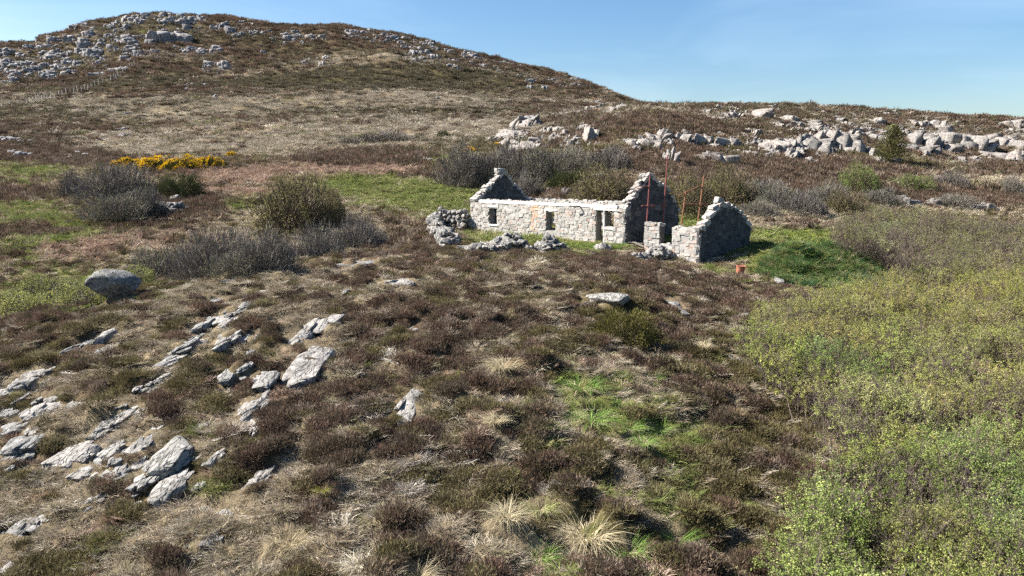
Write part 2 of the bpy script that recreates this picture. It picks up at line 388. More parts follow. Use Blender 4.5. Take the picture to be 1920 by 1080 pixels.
# ------------------------------------------------------------------ mesh helpers
def mesh_np(name, v, faces, mat=None, attrs=None, smooth_=False):
    """faces: list of (n,k) int arrays"""
    me = bpy.data.meshes.new(name)
    v = np.ascontiguousarray(v, dtype=np.float32)
    me.vertices.add(len(v)); me.vertices.foreach_set('co', v.ravel())
    ls, st, off = [], [], 0
    for f in faces:
        f = np.asarray(f, dtype=np.int32)
        if len(f) == 0: continue
        ls.append(f.ravel()); st.append(off + np.arange(len(f), dtype=np.int32) * f.shape[1]); off += f.size
    ls = np.concatenate(ls).astype(np.int32); st = np.concatenate(st).astype(np.int32)
    me.loops.add(len(ls)); me.loops.foreach_set('vertex_index', ls)
    me.polygons.add(len(st)); me.polygons.foreach_set('loop_start', st)
    if smooth_: me.polygons.foreach_set('use_smooth', np.ones(len(st), bool))
    for k, a in (attrs or {}).items():
        if a.ndim == 1:
            t = me.attributes.new(k, 'FLOAT', 'POINT'); t.data.foreach_set('value', a.astype(np.float32))
        else:
            t = me.attributes.new(k, 'FLOAT_COLOR', 'POINT')
            c = np.concatenate([a, np.ones((len(a), 1))], 1).astype(np.float32); t.data.foreach_set('color', c.ravel())
    me.update()
    if mat: me.materials.append(mat)
    return me
def link(name, me, parent=None, loc=None, rot=None, scl=None):
    o = bpy.data.objects.new(name, me); COL.objects.link(o)
    if parent is not None: o.parent = parent
    if loc is not None: o.location = loc
    if rot is not None: o.rotation_euler = rot
    if scl is not None: o.scale = scl
    return o
def tag(o, label=None, cat=None, group=None, kind=None):
    if label: o['label'] = label
    if cat: o['category'] = cat
    if group: o['group'] = group
    if kind: o['kind'] = kind
    return o
def empty(name, loc, rz=0.0):
    o = bpy.data.objects.new(name, None); COL.objects.link(o)
    o.location = loc; o.rotation_euler = (0, 0, rz); o.empty_display_size = 0.3; return o
def unit(v): return v / np.maximum(np.linalg.norm(v, axis=-1, keepdims=True), 1e-9)

def ribbons(base, direc, length, width, droop, segs, rng, bv=None):
    """thin tapering blades: returns verts, quads, tris-free; base (n,3)"""
    n = len(base); up = np.array([0, 0, 1.0])
    side = unit(np.cross(direc, rng.normal(size=(n, 3))))
    vs = []
    for k in range(segs + 1):
        t = k / segs
        c = base + direc * (length * t)[:, None] + np.stack([np.zeros(n), np.zeros(n), -droop * length * t * t], -1) \
            + direc * np.array([1, 1, 0]) * (droop * length * t * t * 0.6)[:, None]
        w = width * (1 - 0.85 * t)
        vs.append(c - side * w[:, None] * 0.5); vs.append(c + side * w[:, None] * 0.5)
    v = np.stack(vs, 1)                       # n, 2*(segs+1), 3
    m = 2 * (segs + 1); b0 = np.arange(n)[:, None] * m
    q = np.concatenate([b0 + np.array([[2 * k, 2 * k + 1, 2 * k + 3, 2 * k + 2]]) for k in range(segs)], 0)
    if bv is None: bv = rng.random(n)
    return v.reshape(-1, 3), q, np.repeat(bv, m)
def leaves(cent, size, rng, flat=0.0, bv=None, asp=0.55):
    n = len(cent)
    a = unit(rng.normal(size=(n, 3)) * np.array([1, 1, 1 - flat])); b = unit(np.cross(a, rng.normal(size=(n, 3))))
    s = size[:, None]
    v = np.stack([cent - a * s * 0.5, cent + b * s * asp * 0.5, cent + a * s * 0.5, cent - b * s * asp * 0.5], 1)
    q = np.arange(n * 4).reshape(n, 4)
    if bv is None: bv = rng.random(n)
    return v.reshape(-1, 3), q, np.repeat(bv, 4)
def join(parts):
    vs, qs, bs, off = [], [], [], 0
    for v, q, b in parts:
        vs.append(v); qs.append(q + off); bs.append(b); off += len(v)
    return np.concatenate(vs), np.concatenate(qs), np.concatenate(bs)

# ------------------------------------------------------------------ rocks
def _ico(sub):
    bm = bmesh.new(); bmesh.ops.create_icosphere(bm, subdivisions=sub, radius=1.0)
    v = np.array([p.co[:] for p in bm.verts]); f = np.array([[p.index for p in q.verts] for q in bm.faces]); bm.free()
    return v, f
ICO = {k: _ico(k) for k in (2, 3, 4)}
def n3(p, wl, seed, octs=3):
    return (fbm(p[:, 0] + 0.37 * p[:, 2], p[:, 1] - 0.29 * p[:, 2], wl, octs, seed) + fbm(p[:, 2] + 0.31 * p[:, 0], p[:, 0] + 0.53 * p[:, 1], wl, octs, seed + 50)) * 0.6
def _cube(n):
    """surface of an n-cell cube on [-1,1], shared vertices"""
    ids, v, f = {}, [], []
    def vid(p):
        k = tuple(p)
        if k not in ids: ids[k] = len(v); v.append([2 * c / n - 1 for c in k])
        return ids[k]
    for ax in range(3):
        for side in (0, n):
            for i in range(n):
                for j in range(n):
                    q = []
                    for (di, dj) in ((0, 0), (1, 0), (1, 1), (0, 1)):
                        p = [0, 0, 0]; p[ax] = side; p[(ax + 1) % 3] = i + di; p[(ax + 2) % 3] = j + dj; q.append(vid(p))
                    f.append(q if side else q[::-1])
    return np.array(v, float), np.array(f)
CUBE = {k: _cube(k) for k in (4, 6, 9)}
def block(r, sub, cuts=6, power=0.6):
    """a hard-edged, skewed block"""
    v, f = CUBE[{2: 4, 3: 6, 4: 9}[sub]]; v = v.copy()
    cj = r.uniform(-0.30, 0.30, (2, 2, 2, 3)); t = (v + 1) / 2; o = np.zeros_like(v)
    for i in (0, 1):
        for j in (0, 1):
            for k in (0, 1):
                w = (t[:, 0] if i else 1 - t[:, 0]) * (t[:, 1] if j else 1 - t[:, 1]) * (t[:, 2] if k else 1 - t[:, 2])
                o += w[:, None] * cj[i, j, k]
    v = v + o
    for k in range(cuts):
        n = unit(np.sign(r.normal(size=3)) * r.uniform(0.2, 1.0, 3)); d = r.uniform(0.85, 1.25)
        s = v @ n - d; v = v - np.where(s > 0, s, 0)[:, None] * n
    return v, f
def rot_m(rx, ry, rz): return np.array(Matrix.Rotation(rz, 3, 'Z') @ Matrix.Rotation(ry, 3, 'Y') @ Matrix.Rotation(rx, 3, 'X'))
def rock_mesh(name, seed, n, mat, bx=(0.22, 0.5), by=(0.35, 0.8), bz=(0.3, 0.7), dip=0.3, spread=0.75, rough=0.05, sub=3, turn=0.25, root=3.5):
    """a rock of n angular blocks split along parallel joints; unit radius, unit height"""
    r = np.random.default_rng(seed); vs, fs, off = [], [], 0; dp = r.uniform(-dip, dip)
    for k in range(n):
        v, f = block(r, sub if k < 3 else 2, 6)
        a = r.random() * 6.283; q = math.sqrt((k + 0.4 * r.random()) / n) * spread if n > 1 else 0.0
        edge = 1 - 0.55 * (q / max(spread, 0.1)) ** 2
        s = np.array([r.uniform(*bx), r.uniform(*by), r.uniform(*bz) * edge])
        c = np.array([math.cos(a) * q, math.sin(a) * q, 0.0])
        v = (v * s) @ rot_m(r.normal() * 0.12, dp + r.normal() * 0.12, r.normal() * turn).T + c
        v = v + unit(v - c + 1e-6) * (rough * n3(v * 1.0 + k, 0.45, seed + k, 3))[:, None]
        vs.append(v); fs.append(f + off); off += len(v)
    v = np.concatenate(vs); v[:, :2] /= max(0.6, np.percentile(np.abs(v[:, :2]), 99)); v[:, 2] /= max(0.3, np.percentile(v[:, 2], 99.5))
    if n > 1: v[:, 2] = np.where(v[:, 2] < 0, v[:, 2] * root, v[:, 2])       # rooted in the ground
    return mesh_np(name, v, [np.concatenate(fs)], mat)

# ------------------------------------------------------------------ what grows where
# classes: 0 heather, 1 straw grass, 2 green grass, 3 dead bracken, 4 olive heath, 5 bleached twigs
BLOBS = [
 # dark heather
 (0,850,595,140,60,2.3),(0,1130,515,170,35,2.1),(0,720,480,90,35,0.96),(0,640,770,190,70,1.5),(0,800,700,110,70,1.4),(0,1060,680,110,40,0.96),
 (0,1400,556,120,34,2.4),(0,1260,545,90,30,0.96),(0,1250,640,150,50,0.9),(0,40,650,130,45,0.96),(0,240,620,70,35,0.96),(0,590,605,90,25,0.9),(0,350,690,60,35,0.48),
 (0,1560,790,90,70,0.84),(0,700,860,220,90,0.72),(0,1450,345,190,24,3),(0,1740,368,200,18,2.6),(0,1500,425,60,20,2),(0,1300,305,260,26,1.8),(0,1240,285,60,22,2),
 (0,700,297,110,16,2.6),(0,640,310,40,10,2),(0,350,388,80,22,2.2),(0,60,435,70,14,1.8),(0,40,360,90,12,1.2),(0,60,285,110,22,2),(0,160,300,110,10,1.6),
 (0,1050,345,60,24,1),(0,1500,240,400,40,0.5),(0,1750,300,250,40,0.7),(0,1250,235,120,20,1.2),
 # straw / tan
 (1,560,560,260,60,1.5),(1,430,640,220,60,0.8),(1,980,545,90,40,1.7),(1,930,500,120,14,1),(1,300,930,300,120,0.9),(1,1100,1000,170,90,0.8),(1,950,630,60,40,1),(1,1180,640,60,50,0.8),
 (1,1370,520,60,12,2),(1,1400,590,40,50,1),(1,1290,500,60,16,1.2),(1,740,235,200,30,1.2),(1,330,205,200,22,1.4),(1,330,270,200,26,1.4),(1,600,270,130,20,1),(1,1330,400,120,30,1.2),(1,1480,410,120,30,1.2),
 (1,860,250,150,30,1),(1,780,190,150,14,1.2),(1,1250,215,120,10,1.2),(1,1850,345,120,14,1.6),(1,1620,350,130,10,1.4),(1,600,430,120,60,0.8),(1,450,1000,200,60,1.2),(1,1350,760,80,50,0.8),(1,1460,490,90,16,2),
 # green grass
 (2,740,357,130,32,3.024),(2,830,385,70,35,2.592),(2,670,345,60,16,2.304),(2,90,432,120,26,2.16),(2,40,300,120,22,2.16),(2,70,335,80,20,1.872),(2,60,395,90,18,1.872),(2,30,500,120,50,1.728),(2,150,560,180,40,1.728),(2,450,385,90,20,1.584),
 (2,1000,440,130,16,3.6),(2,1110,462,70,14,4.6),(2,960,455,60,10,3),(2,1300,430,40,30,5),(2,1290,412,20,30,4),(2,1450,455,70,22,5.5),(2,1540,450,100,24,5),(2,1545,500,115,45,8),(2,1600,475,80,24,4.6),(2,1335,505,30,10,4.5),(2,1440,500,40,14,3.6),
 (2,1130,780,150,70,2.6),(2,1250,800,120,60,2.5),(2,1180,940,150,90,2.7),(2,1330,930,120,90,1.9),(2,1120,720,80,30,2.4),(2,700,965,40,14,1.728),(2,1000,1030,60,30,1.584),(2,600,915,40,14,1.296),(2,1330,690,60,30,1.008),(2,660,635,40,14,1.152),(2,440,520,140,14,1.296),
 (2,560,215,300,20,0.576),(2,250,235,250,20,0.576),(2,820,300,60,14,1.728),(2,650,258,60,8,1.152),(2,1400,470,60,20,3),(2,1340,425,60,30,2.6),(2,230,520,100,20,1.44),(2,900,400,60,20,1.584),
 # dead bracken
 (3,560,318,190,16,2.604),(3,430,345,90,26,2.48),(3,300,440,120,30,2.232),(3,130,470,90,24,2.8),(3,200,400,60,14,1.24),(3,560,470,120,12,1.8),(3,860,405,30,14,1.24),(3,690,320,160,10,1.86),(3,380,270,260,16,0.992),(3,700,500,120,20,1.6),(3,880,790,60,40,2),(3,90,345,70,10,0.992),(3,1560,465,30,10,2),
 # olive heath
 (4,1165,585,70,45,3.4),(4,900,560,120,30,1.8),(4,1300,900,170,70,2.2),(4,1000,860,200,80,1.3),(4,1060,340,70,22,3.4),(4,1420,640,60,60,2),(4,1430,780,140,80,1.8),(4,1350,1000,170,80,1.8),(4,500,130,500,30,0.8),(4,740,150,200,16,1.6),(4,250,720,200,60,0.8),(4,900,270,120,14,1.2),(4,1480,290,160,10,1.4),(4,120,1000,200,80,0.8),
 # bleached twigs
 (5,760,890,120,60,2.4),(5,660,930,90,50,2),(5,840,860,60,40,1.6),(5,480,800,60,60,2.6),(5,230,850,120,60,2.4),(5,60,800,90,60,1),(5,700,1040,80,30,2.2),
]
def cover_weights(X, Y, Z):
    px, py = project(X, Y, Z)
    n = len(X); S = np.zeros((n, 6))
    near = 1 - smooth(Y, 30, 60); far = smooth(Y, 100, 170)
    mid = 1 - near - far
    S += np.array([-0.4, 0.95, -1.7, -1.1, -0.4, -1.6]) * near[:, None]
    S += np.array([-0.2, 0.35, -0.7, -1.2, -0.3, -4.0]) * np.clip(mid, 0, 1)[:, None]
    S += np.array([0.3, 0.4, -1.6, -0.8, 0.1, -4.0]) * far[:, None]
    # the far hill gets darker heath towards the top
    S[:, 0] += far * smooth(Z, 22, 55) * 0.9; S[:, 4] += far * smooth(Z, 15, 45) * 0.7
    S[:, 1] -= far * smooth(Z, 25, 60) * 0.5
    hum = np.abs(fbm(X, Y, 1.15, 2, 21)) - 0.33       # heather on the hummocks, grass in the hollows
    S[:, 0] += near * 2.2 * hum; S[:, 1] -= near * 2.0 * hum
    for k in range(6):
        S[:, k] += near * (1.3 * fbm(X, Y, 3.2, 2, 100 + k) + 3.3 * fbm(X, Y, 0.85, 2, 130 + k)) * (1.25 if k in (0, 1, 4) else 0.9)
        S[:, k] += np.clip(mid, 0, 1) * (1.5 * fbm(X / 1.6, Y, 9, 3, 160 + k))
        S[:, k] += far * (2.2 * fbm(X / 2.6, Y, 36, 4, 190 + k, 0.65))
    for c, cx, cy, rx, ry, a in BLOBS:
        d = ((px - cx) / rx) ** 2 + ((py - cy) / ry) ** 2
        S[:, c] += np.where(d < 6, a * np.exp(-d * d * 0.6), 0)
    # no heather or bracken right by the walls: grazed turf
    U, V = house_local(X, Y)
    inside = (U > 0.3) & (U < LA) & (V > 0.3) & (V < WID + 0.5)
    S[:, 2] += np.where(inside, 2.5, 0)
    return S
PAL = {
 0: [(0.105,0.070,0.052),(0.130,0.090,0.066),(0.080,0.058,0.045),(0.135,0.104,0.072),(0.150,0.100,0.074),(0.092,0.075,0.050),(0.20,0.155,0.12)],
 1: [(0.37,0.315,0.235),(0.30,0.25,0.18),(0.45,0.395,0.31),(0.23,0.185,0.13),(0.26,0.23,0.145),(0.34,0.275,0.205)],
 2: [(0.17,0.20,0.06),(0.15,0.175,0.055),(0.19,0.21,0.075),(0.115,0.145,0.045),(0.23,0.225,0.10),(0.27,0.25,0.13)],
 3: [(0.31,0.22,0.165),(0.26,0.18,0.135),(0.36,0.27,0.21),(0.22,0.15,0.11)],
 4: [(0.112,0.092,0.046),(0.140,0.117,0.058),(0.090,0.076,0.040),(0.165,0.140,0.078)],
 5: [(0.40,0.36,0.31),(0.32,0.28,0.235),(0.24,0.20,0.17),(0.46,0.42,0.365)],
}
MEAN = np.array([np.mean(PAL[k], 0) for k in range(6)])

def build_ground():
    nu, nl = 700, 800
    U = np.linspace(-1.4, 1.4, nu); L = np.linspace(math.log(2.2), math.log(3400), nl)
    Y = np.exp(L)[None, :].repeat(nu, 0); X = U[:, None] * Y
    Z = ground(X, Y)
    v = np.stack([X, Y, Z], -1).reshape(-1, 3)
    idx = np.arange(nu * nl).reshape(nu, nl)
    q = np.stack([idx[:-1, :-1], idx[1:, :-1], idx[1:, 1:], idx[:-1, 1:]], -1).reshape(-1, 4)
    xs, ys, zs = X[::2, ::2], Y[::2, ::2], Z[::2, ::2]; sh = xs.shape
    S = cover_weights(xs.ravel(), ys.ravel(), zs.ravel()); W = np.exp(S * 2.0 - (S * 2.0).max(1, keepdims=True)); W /= W.sum(1, keepdims=True)
    soil = (W @ MEAN * 0.62).reshape(*sh, 3).repeat(2, 0).repeat(2, 1)[:nu, :nl]
    soil[1:-1] = (soil[:-2] + 2 * soil[1:-1] + soil[2:]) / 4; soil[:, 1:-1] = (soil[:, :-2] + 2 * soil[:, 1:-1] + soil[:, 2:]) / 4
    me = mesh_np('ground', v, [q], None, {'soil': soil.reshape(-1, 3)}, True)
    m, nt, out = new_mat('moor_ground')
    pos = nd(nt, 'ShaderNodeNewGeometry').outputs['Position']
    c = nd(nt, 'ShaderNodeAttribute', attribute_name='soil').outputs['Color']
    na = noise(nt, pos, 0.35, 8, 0.72); nb = noise(nt, pos, 6.0, 5, 0.75); nc = noise(nt, pos, 0.06, 8, 0.75)
    c = mixc(nt, 1.0, c, ramp(nt, na, [(0.3, (0.62, 0.60, 0.58)), (0.7, (1.3, 1.28, 1.22))]), 'MULTIPLY')
    c = mixc(nt, 1.0, c, ramp(nt, nb, [(0.3, (0.55, 0.53, 0.50)), (0.72, (1.45, 1.42, 1.35))]), 'MULTIPLY')
    c = mixc(nt, 1.0, c, ramp(nt, nc, [(0.35, (0.75, 0.73, 0.70)), (0.68, (1.2, 1.2, 1.15))]), 'MULTIPLY')
    bsdf(nt, out, c, 1.0, math_(nt, 'ADD', math_(nt, 'MULTIPLY', na, 3.0), nb), 1.0, 0.12, 0.05)
    me.materials.append(m)
    return tag(link('ground', me), 'heather and grass moorland rising to a rocky hill', kind='structure')
build_ground()

# ------------------------------------------------------------------ the ruined cottage
def stone_variant(seed):
    bm = bmesh.new(); bmesh.ops.create_cube(bm, size=1.0)
    r = random.Random(seed)
    for v in bm.verts: v.co += Vector((r.uniform(-.15, .15), r.uniform(-.06, .06), r.uniform(-.16, .16)))
    bmesh.ops.bevel(bm, geom=bm.edges[:], offset=0.065, segments=1, affect='EDGES', profile=0.6)
    for v in bm.verts: v.co += Vector((r.uniform(-.025, .025), r.uniform(-.03, .03), r.uniform(-.025, .025)))
    bm.verts.index_update()
    co = np.array([v.co[:] for v in bm.verts]); fs = [[v.index for v in f.verts] for f in bm.faces]; bm.free()
    return co, fs
SV = [stone_variant(40 + i) for i in range(10)]
def stone_mesh(i, mat):
    me = bpy.data.meshes.new('stone'); me.from_pydata([tuple(c) for c in SV[i][0]], [], SV[i][1]); me.materials.append(mat); return me
STONE_ME = {}
def stone_me(i, mk):
    if (i, mk) not in STONE_ME: STONE_ME[(i, mk)] = stone_mesh(i, M[mk])
    return STONE_ME[(i, mk)]

cottage = empty('ruined_cottage', (HX, HY, 0), -HA)
tag(cottage, 'roofless ruined stone cottage with two gables and a lower gabled outhouse at its right end', 'cottage')
STONES = []          # (wall key, material key, centre, axis rotation, size, variant, priority)
rs = random.Random(5)
def face_stones(wall, axis, s0, s1, fixed, sign, zbot, ztop, openings, mk, proud=0.045, prio=0.0, hh=(0.13, 0.27), ww=(0.20, 0.52)):
    """rubble courses on one face; axis 'U': face at V=fixed looking sign*V; axis 'V': face at U=fixed"""
    ss = np.linspace(s0, s1, 60)
    zmin = min(zbot(s) for s in ss) - 0.15; zmax = max(ztop(s) for s in ss)
    zc = zmin
    while zc < zmax:
        h = rs.uniform(*hh); s = s0 - rs.uniform(0, 0.12)
        while s < s1:
            w = rs.uniform(*ww) * (1.0 if h > 0.17 else 0.85)
            a, b = max(s, s0), min(s + w, s1); s += w
            zm = zc + h / 2
            hs = h * (1.0 if rs.random() > 0.16 else 1.5)
            for (o0, o1, oz0, oz1) in openings:
                if oz0 < zm < oz1 and b > o0 and a < o1:
                    if a < o0 - 0.08: b = o0
                    elif b > o1 + 0.08: a = o1
                    else: a = b
            if b - a < 0.09: continue
            c = (a + b) / 2
            if zm < zbot(c) - 0.2 or zm + h * 0.3 > ztop(c) + 0.02: continue
            dep = 0.16; off = proud + rs.uniform(-0.022, 0.028)
            pos = (c, fixed + sign * (off - dep / 2), zm) if axis == 'U' else (fixed + sign * (off - dep / 2), c, zm)
            m2 = mk(c, zm) if callable(mk) else mk
            STONES.append((wall, m2, pos, 0.0 if axis == 'U' else math.pi / 2, rs.uniform(-0.11, 0.11), ((b - a) * 1.03, dep, hs * 1.04), rs.randrange(10), prio))
        zc += h * 0.97
def cap_stones(wall, axis, pts, f0, f1, mk, prio=0.0, sz=(0.26, 0.46), jag=0.06):
    """rough stones along a wall head; pts = [(s, z)...]"""
    for (sa, za), (sb, zb) in zip(pts[:-1], pts[1:]):
        ln = math.hypot(sb - sa, zb - za); d = 0.0; slope = -math.atan2(zb - za, sb - sa) * 0.75
        while d < ln:
            w = rs.uniform(*sz); t = min(1, (d + w / 2) / ln); d += w * 0.86
            s = sa + (sb - sa) * t; z = za + (zb - za) * t
            nf = rs.choice((2, 2, 3))
            for k in range(nf):
                fa = f0 + (f1 - f0) * k / nf; fb = f0 + (f1 - f0) * (k + 1) / nf
                h = rs.uniform(0.12, 0.24)
                zz = z + rs.uniform(-jag, jag)
                pos = (s, (fa + fb) / 2, zz) if axis == 'U' else ((fa + fb) / 2, s, zz)
                STONES.append((wall, mk, pos, (0.0 if axis == 'U' else math.pi / 2) + rs.uniform(-.25, .25), slope + rs.uniform(-0.28, 0.28), (w, (fb - fa) * 1.05, h), rs.randrange(10), prio))
def core_wall(name, axis, s0, s1, f0, f1, zbot, ztop, openings, mat, label=None, step=0.22):
    """wall body: columns with the openings left out, slightly inside the stones"""
    bm = bmesh.new()
    br = sorted(set([s0, s1] + [v for o in openings for v in o[:2]] + list(np.arange(s0, s1, step))))
    br = [b for b in br if s0 <= b <= s1]
    keep = [br[0]]
    for b in br[1:]:
        if b - keep[-1] > 0.015: keep.append(b)
    for a, b in zip(keep[:-1], keep[1:]):
        c = (a + b) / 2; z0 = zbot(c) - 0.5; z1 = min(ztop(a), ztop(b))
        segs = [(z0, z1)]
        for (o0, o1, oz0, oz1) in openings:
            if o0 <= c <= o1:
                new = []
                for (p, q) in segs:
                    if oz0 > p: new.append((p, min(q, oz0)))
                    if oz1 < q: new.append((max(p, oz1), q))
                segs = new
        for (p, q) in segs:
            if q - p < 0.02: continue
            lo, hi = ((a, f0, p), (b, f1, q)) if axis == 'U' else ((f0, a, p), (f1, b, q))
            ctr = [(l + h) / 2 for l, h in zip(lo, hi)]; d = [h - l for l, h in zip(lo, hi)]
            bmesh.ops.create_cube(bm, size=1, matrix=Matrix.Translation(ctr) @ Matrix.Diagonal((*d, 1)))
    bmesh.ops.remove_doubles(bm, verts=bm.verts[:], dist=0.0005)
    # faces shared by two columns are inside the wall
    seen = {}
    for f in bm.faces:
        k = tuple(sorted(v.index for v in f.verts)); seen.setdefault(k, []).append(f)
    bmesh.ops.delete(bm, geom=[f for fs in seen.values() if len(fs) > 1 for f in fs], context='FACES_ONLY')
    me = bpy.data.meshes.new(name); bm.to_mesh(me); bm.free(); me.materials.append(mat)
    o = link(name, me, cottage)
    if label: o['label'] = label
    return o
Z5 = CAM_Z
base_front = lambda s: float(house_base(np.array([s]), np.array([0.0]))[0]) + Z5
base_rear = lambda s: float(house_base(np.array([s]), np.array([WID]))[0]) + Z5
WALLS = {}
ZT = -2.05 + Z5
OPEN_F = [(2.06, 2.88, -3.69 + Z5, -2.44 + Z5), (7.75, 8.6, -3.78 + Z5, -2.49 + Z5), (12.06, 12.66, -4.9 + Z5, -2.30 + Z5), (12.76, 13.48, -3.38 + Z5, -2.30 + Z5)]
flat = lambda s: ZT - 0.1
WALLS['front'] = core_wall('front_wall', 'U', 0.02, L1 - 0.02, 0.05, 0.55, base_front, lambda s: ZT - 0.06, OPEN_F, M['mortar'], 'long front wall with pale limed stones and three openings')
def front_mk(s, z):
    if 6.3 < s < 7.05 and rs.random() < 0.6: return 'rust_stone'
    return 'lime_stone' if rs.random() < (0.9 if s < 6.4 else 0.45) else 'wall_stone'
face_stones('front', 'U', 0, L1, 0.05, -1, base_front, lambda s: ZT - 0.10, OPEN_F, front_mk, 0.05, 3.0, (0.10, 0.24), (0.15, 0.46))
face_stones('front', 'U', 0.6, L1 - 0.6, 0.55, 1, base_front, lambda s: ZT - 0.10, OPEN_F, 'shade_dark_stone', 0.03, -1)
cap_stones('front', 'U', [(0.1, ZT + 0.02), (L1 - 0.3, ZT + 0.0)], 0.27, 0.6, 'lime_stone', 1.0, (0.2, 0.4), 0.05)
OPEN_R = [(8.8, 9.6, -4.0 + Z5, -2.75 + Z5), (3.0, 3.8, -3.5 + Z5, -2.5 + Z5)]
WALLS['rear'] = core_wall('rear_wall', 'U', 0.02, L1 - 0.02, WID - 0.55, WID - 0.05, base_rear, lambda s: ZT - 0.06, OPEN_R, M['mortar'])
face_stones('rear', 'U', 0.6, L1 - 0.6, WID - 0.55, -1, base_rear, lambda s: ZT - 0.1, OPEN_R, 'wall_stone', 0.03, -1)
cap_stones('rear', 'U', [(0.5, ZT - 0.04), (L1 - 0.5, ZT - 0.04)], WID - 0.6, WID, 'lime_stone', 0.5, (0.2, 0.4), 0.06)
def prof(pts):
    a = np.array(pts); return lambda s: float(np.interp(s, a[:, 0], a[:, 1]))
side_base = lambda U: (lambda s: float(house_base(np.array([U]), np.array([s]))[0]) + Z5)
GL = [(0, -2.1 + Z5), (WID / 2, 0.02 + Z5), (WID, -2.1 + Z5)]
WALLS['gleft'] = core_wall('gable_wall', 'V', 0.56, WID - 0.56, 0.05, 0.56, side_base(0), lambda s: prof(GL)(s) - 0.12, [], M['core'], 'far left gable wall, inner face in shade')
face_stones('gleft', 'V', 0.1, WID - 0.1, 0.56, 1, lambda s: -2.5 + Z5, lambda s: prof(GL)(s) - 0.06, [], 'shade_dark_stone', 0.03, 1)
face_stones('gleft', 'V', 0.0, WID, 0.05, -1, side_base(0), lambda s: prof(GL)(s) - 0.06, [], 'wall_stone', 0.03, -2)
cap_stones('gleft', 'V', [(s, z - 0.02) for s, z in GL], 0.0, 0.62, 'wall_stone', 1.5, (0.18, 0.42), 0.12)
for dz, w in ((0.16, 0.55), (0.30, 0.40)):
    for k in range(3):
        STONES.append(('gleft', 'wall_stone', (0.3 + rs.uniform(-.1, .1), WID / 2 - 0.35 + 0.3 * k * w / 0.6, 0.02 + Z5 + dz - 0.1), 1.57 + rs.uniform(-.3, .3), 0.1, (0.26, 0.45, 0.17), rs.randrange(10), 2))
GM = [(0, -2.35 + Z5), (.83, -1.5 + Z5), (1.58, -.72 + Z5), (2.25, -.14 + Z5), (2.75, -.2 + Z5), (2.92, -.42 + Z5), (4.08, -.98 + Z5), (4.98, -1.68 + Z5), (5.52, -2.4 + Z5)]
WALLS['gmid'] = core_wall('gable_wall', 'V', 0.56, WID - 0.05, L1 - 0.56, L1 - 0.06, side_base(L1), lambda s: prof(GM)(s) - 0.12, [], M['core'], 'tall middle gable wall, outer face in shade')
face_stones('gmid', 'V', 0.0, WID, L1 - 0.06, 1, side_base(L1), lambda s: prof(GM)(s) - 0.03, [], 'shade_dark_stone', 0.05, 2, (0.15, 0.32), (0.25, 0.6))
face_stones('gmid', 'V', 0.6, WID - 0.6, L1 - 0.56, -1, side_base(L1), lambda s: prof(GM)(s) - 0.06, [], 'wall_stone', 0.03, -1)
cap_stones('gmid', 'V', [(s, z - 0.03) for s, z in GM], L1 - 0.62, L1, 'wall_stone', 2, (0.18, 0.45), 0.14)
# outhouse
AF = [(15.8, -2.98 + Z5), (16.86, -3.02 + Z5), (17.74, -3.14 + Z5), (19.0, -3.16 + Z5), (19.55, -3.1 + Z5)]
OPEN_A = [(16.86, 17.74, -4.17 + Z5, 9)]
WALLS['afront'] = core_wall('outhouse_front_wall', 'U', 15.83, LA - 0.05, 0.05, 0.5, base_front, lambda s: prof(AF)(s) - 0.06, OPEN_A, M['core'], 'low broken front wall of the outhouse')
face_stones('afront', 'U', 15.8, LA, 0.05, -1, base_front, lambda s: prof(AF)(s) + 0.02, OPEN_A, lambda s, z: 'wall_stone', 0.045, 4)
face_stones('afront', 'V', 0.08, 0.48, 15.83, -1, lambda s: base_front(15.8), lambda s: AF[0][1], [], 'wall_stone', 0.03, 1)
face_stones('afront', 'V', 0.08, 0.48, 17.76, -1, lambda s: base_front(17.7), lambda s: AF[2][1], [], 'wall_stone', 0.03, 1)
cap_stones('afront', 'U', AF[:2], 0.0, 0.52, 'lime_stone', 3, (0.25, 0.5), 0.07)
cap_stones('afront', 'U', AF[2:], 0.0, 0.52, 'lime_stone', 3, (0.25, 0.5), 0.05)
cap_stones('afront', 'U', [(16.9, -4.22 + Z5), (17.7, -4.22 + Z5)], 0.0, 0.52, 'wall_stone', 3, (0.25, 0.5), 0.02)
GA = [(0, -3.2 + Z5), (.5, -2.95 + Z5), (.92, -2.72 + Z5), (1.43, -2.2 + Z5), (2.1, -1.85 + Z5), (2.39, -1.72 + Z5), (2.7, -1.85 + Z5), (3.51, -2.0 + Z5), (4.18, -2.22 + Z5), (4.81, -2.56 + Z5), (5.27, -2.92 + Z5), (5.52, -3.22 + Z5)]
HOLE = [(2.45, 2.85, -4.85 + Z5, -4.62 + Z5)]
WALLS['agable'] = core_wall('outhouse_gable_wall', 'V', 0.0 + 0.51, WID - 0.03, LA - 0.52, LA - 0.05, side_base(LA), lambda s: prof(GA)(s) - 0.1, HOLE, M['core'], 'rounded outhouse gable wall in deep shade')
face_stones('agable', 'V', 0.0, WID, LA - 0.05, 1, side_base(LA), lambda s: prof(GA)(s) + 0.0, HOLE, 'shade_dark_stone', 0.02, 2.5, (0.14, 0.28), (0.2, 0.5))
face_stones('agable', 'V', 0.5, WID, LA - 0.52, -1, side_base(LA), lambda s: prof(GA)(s) - 0.05, [], 'wall_stone', 0.03, -1)
cap_stones('agable', 'V', [(s, z - 0.02) for s, z in GA], LA - 0.56, LA + 0.01, 'wall_stone', 3, (0.17, 0.4), 0.12)
STONES.append(('agable', 'lime_stone', (LA - 0.3, 2.3, -1.6 + Z5), 1.3, 0.35, (0.42, 0.4, 0.3), 3, 4))
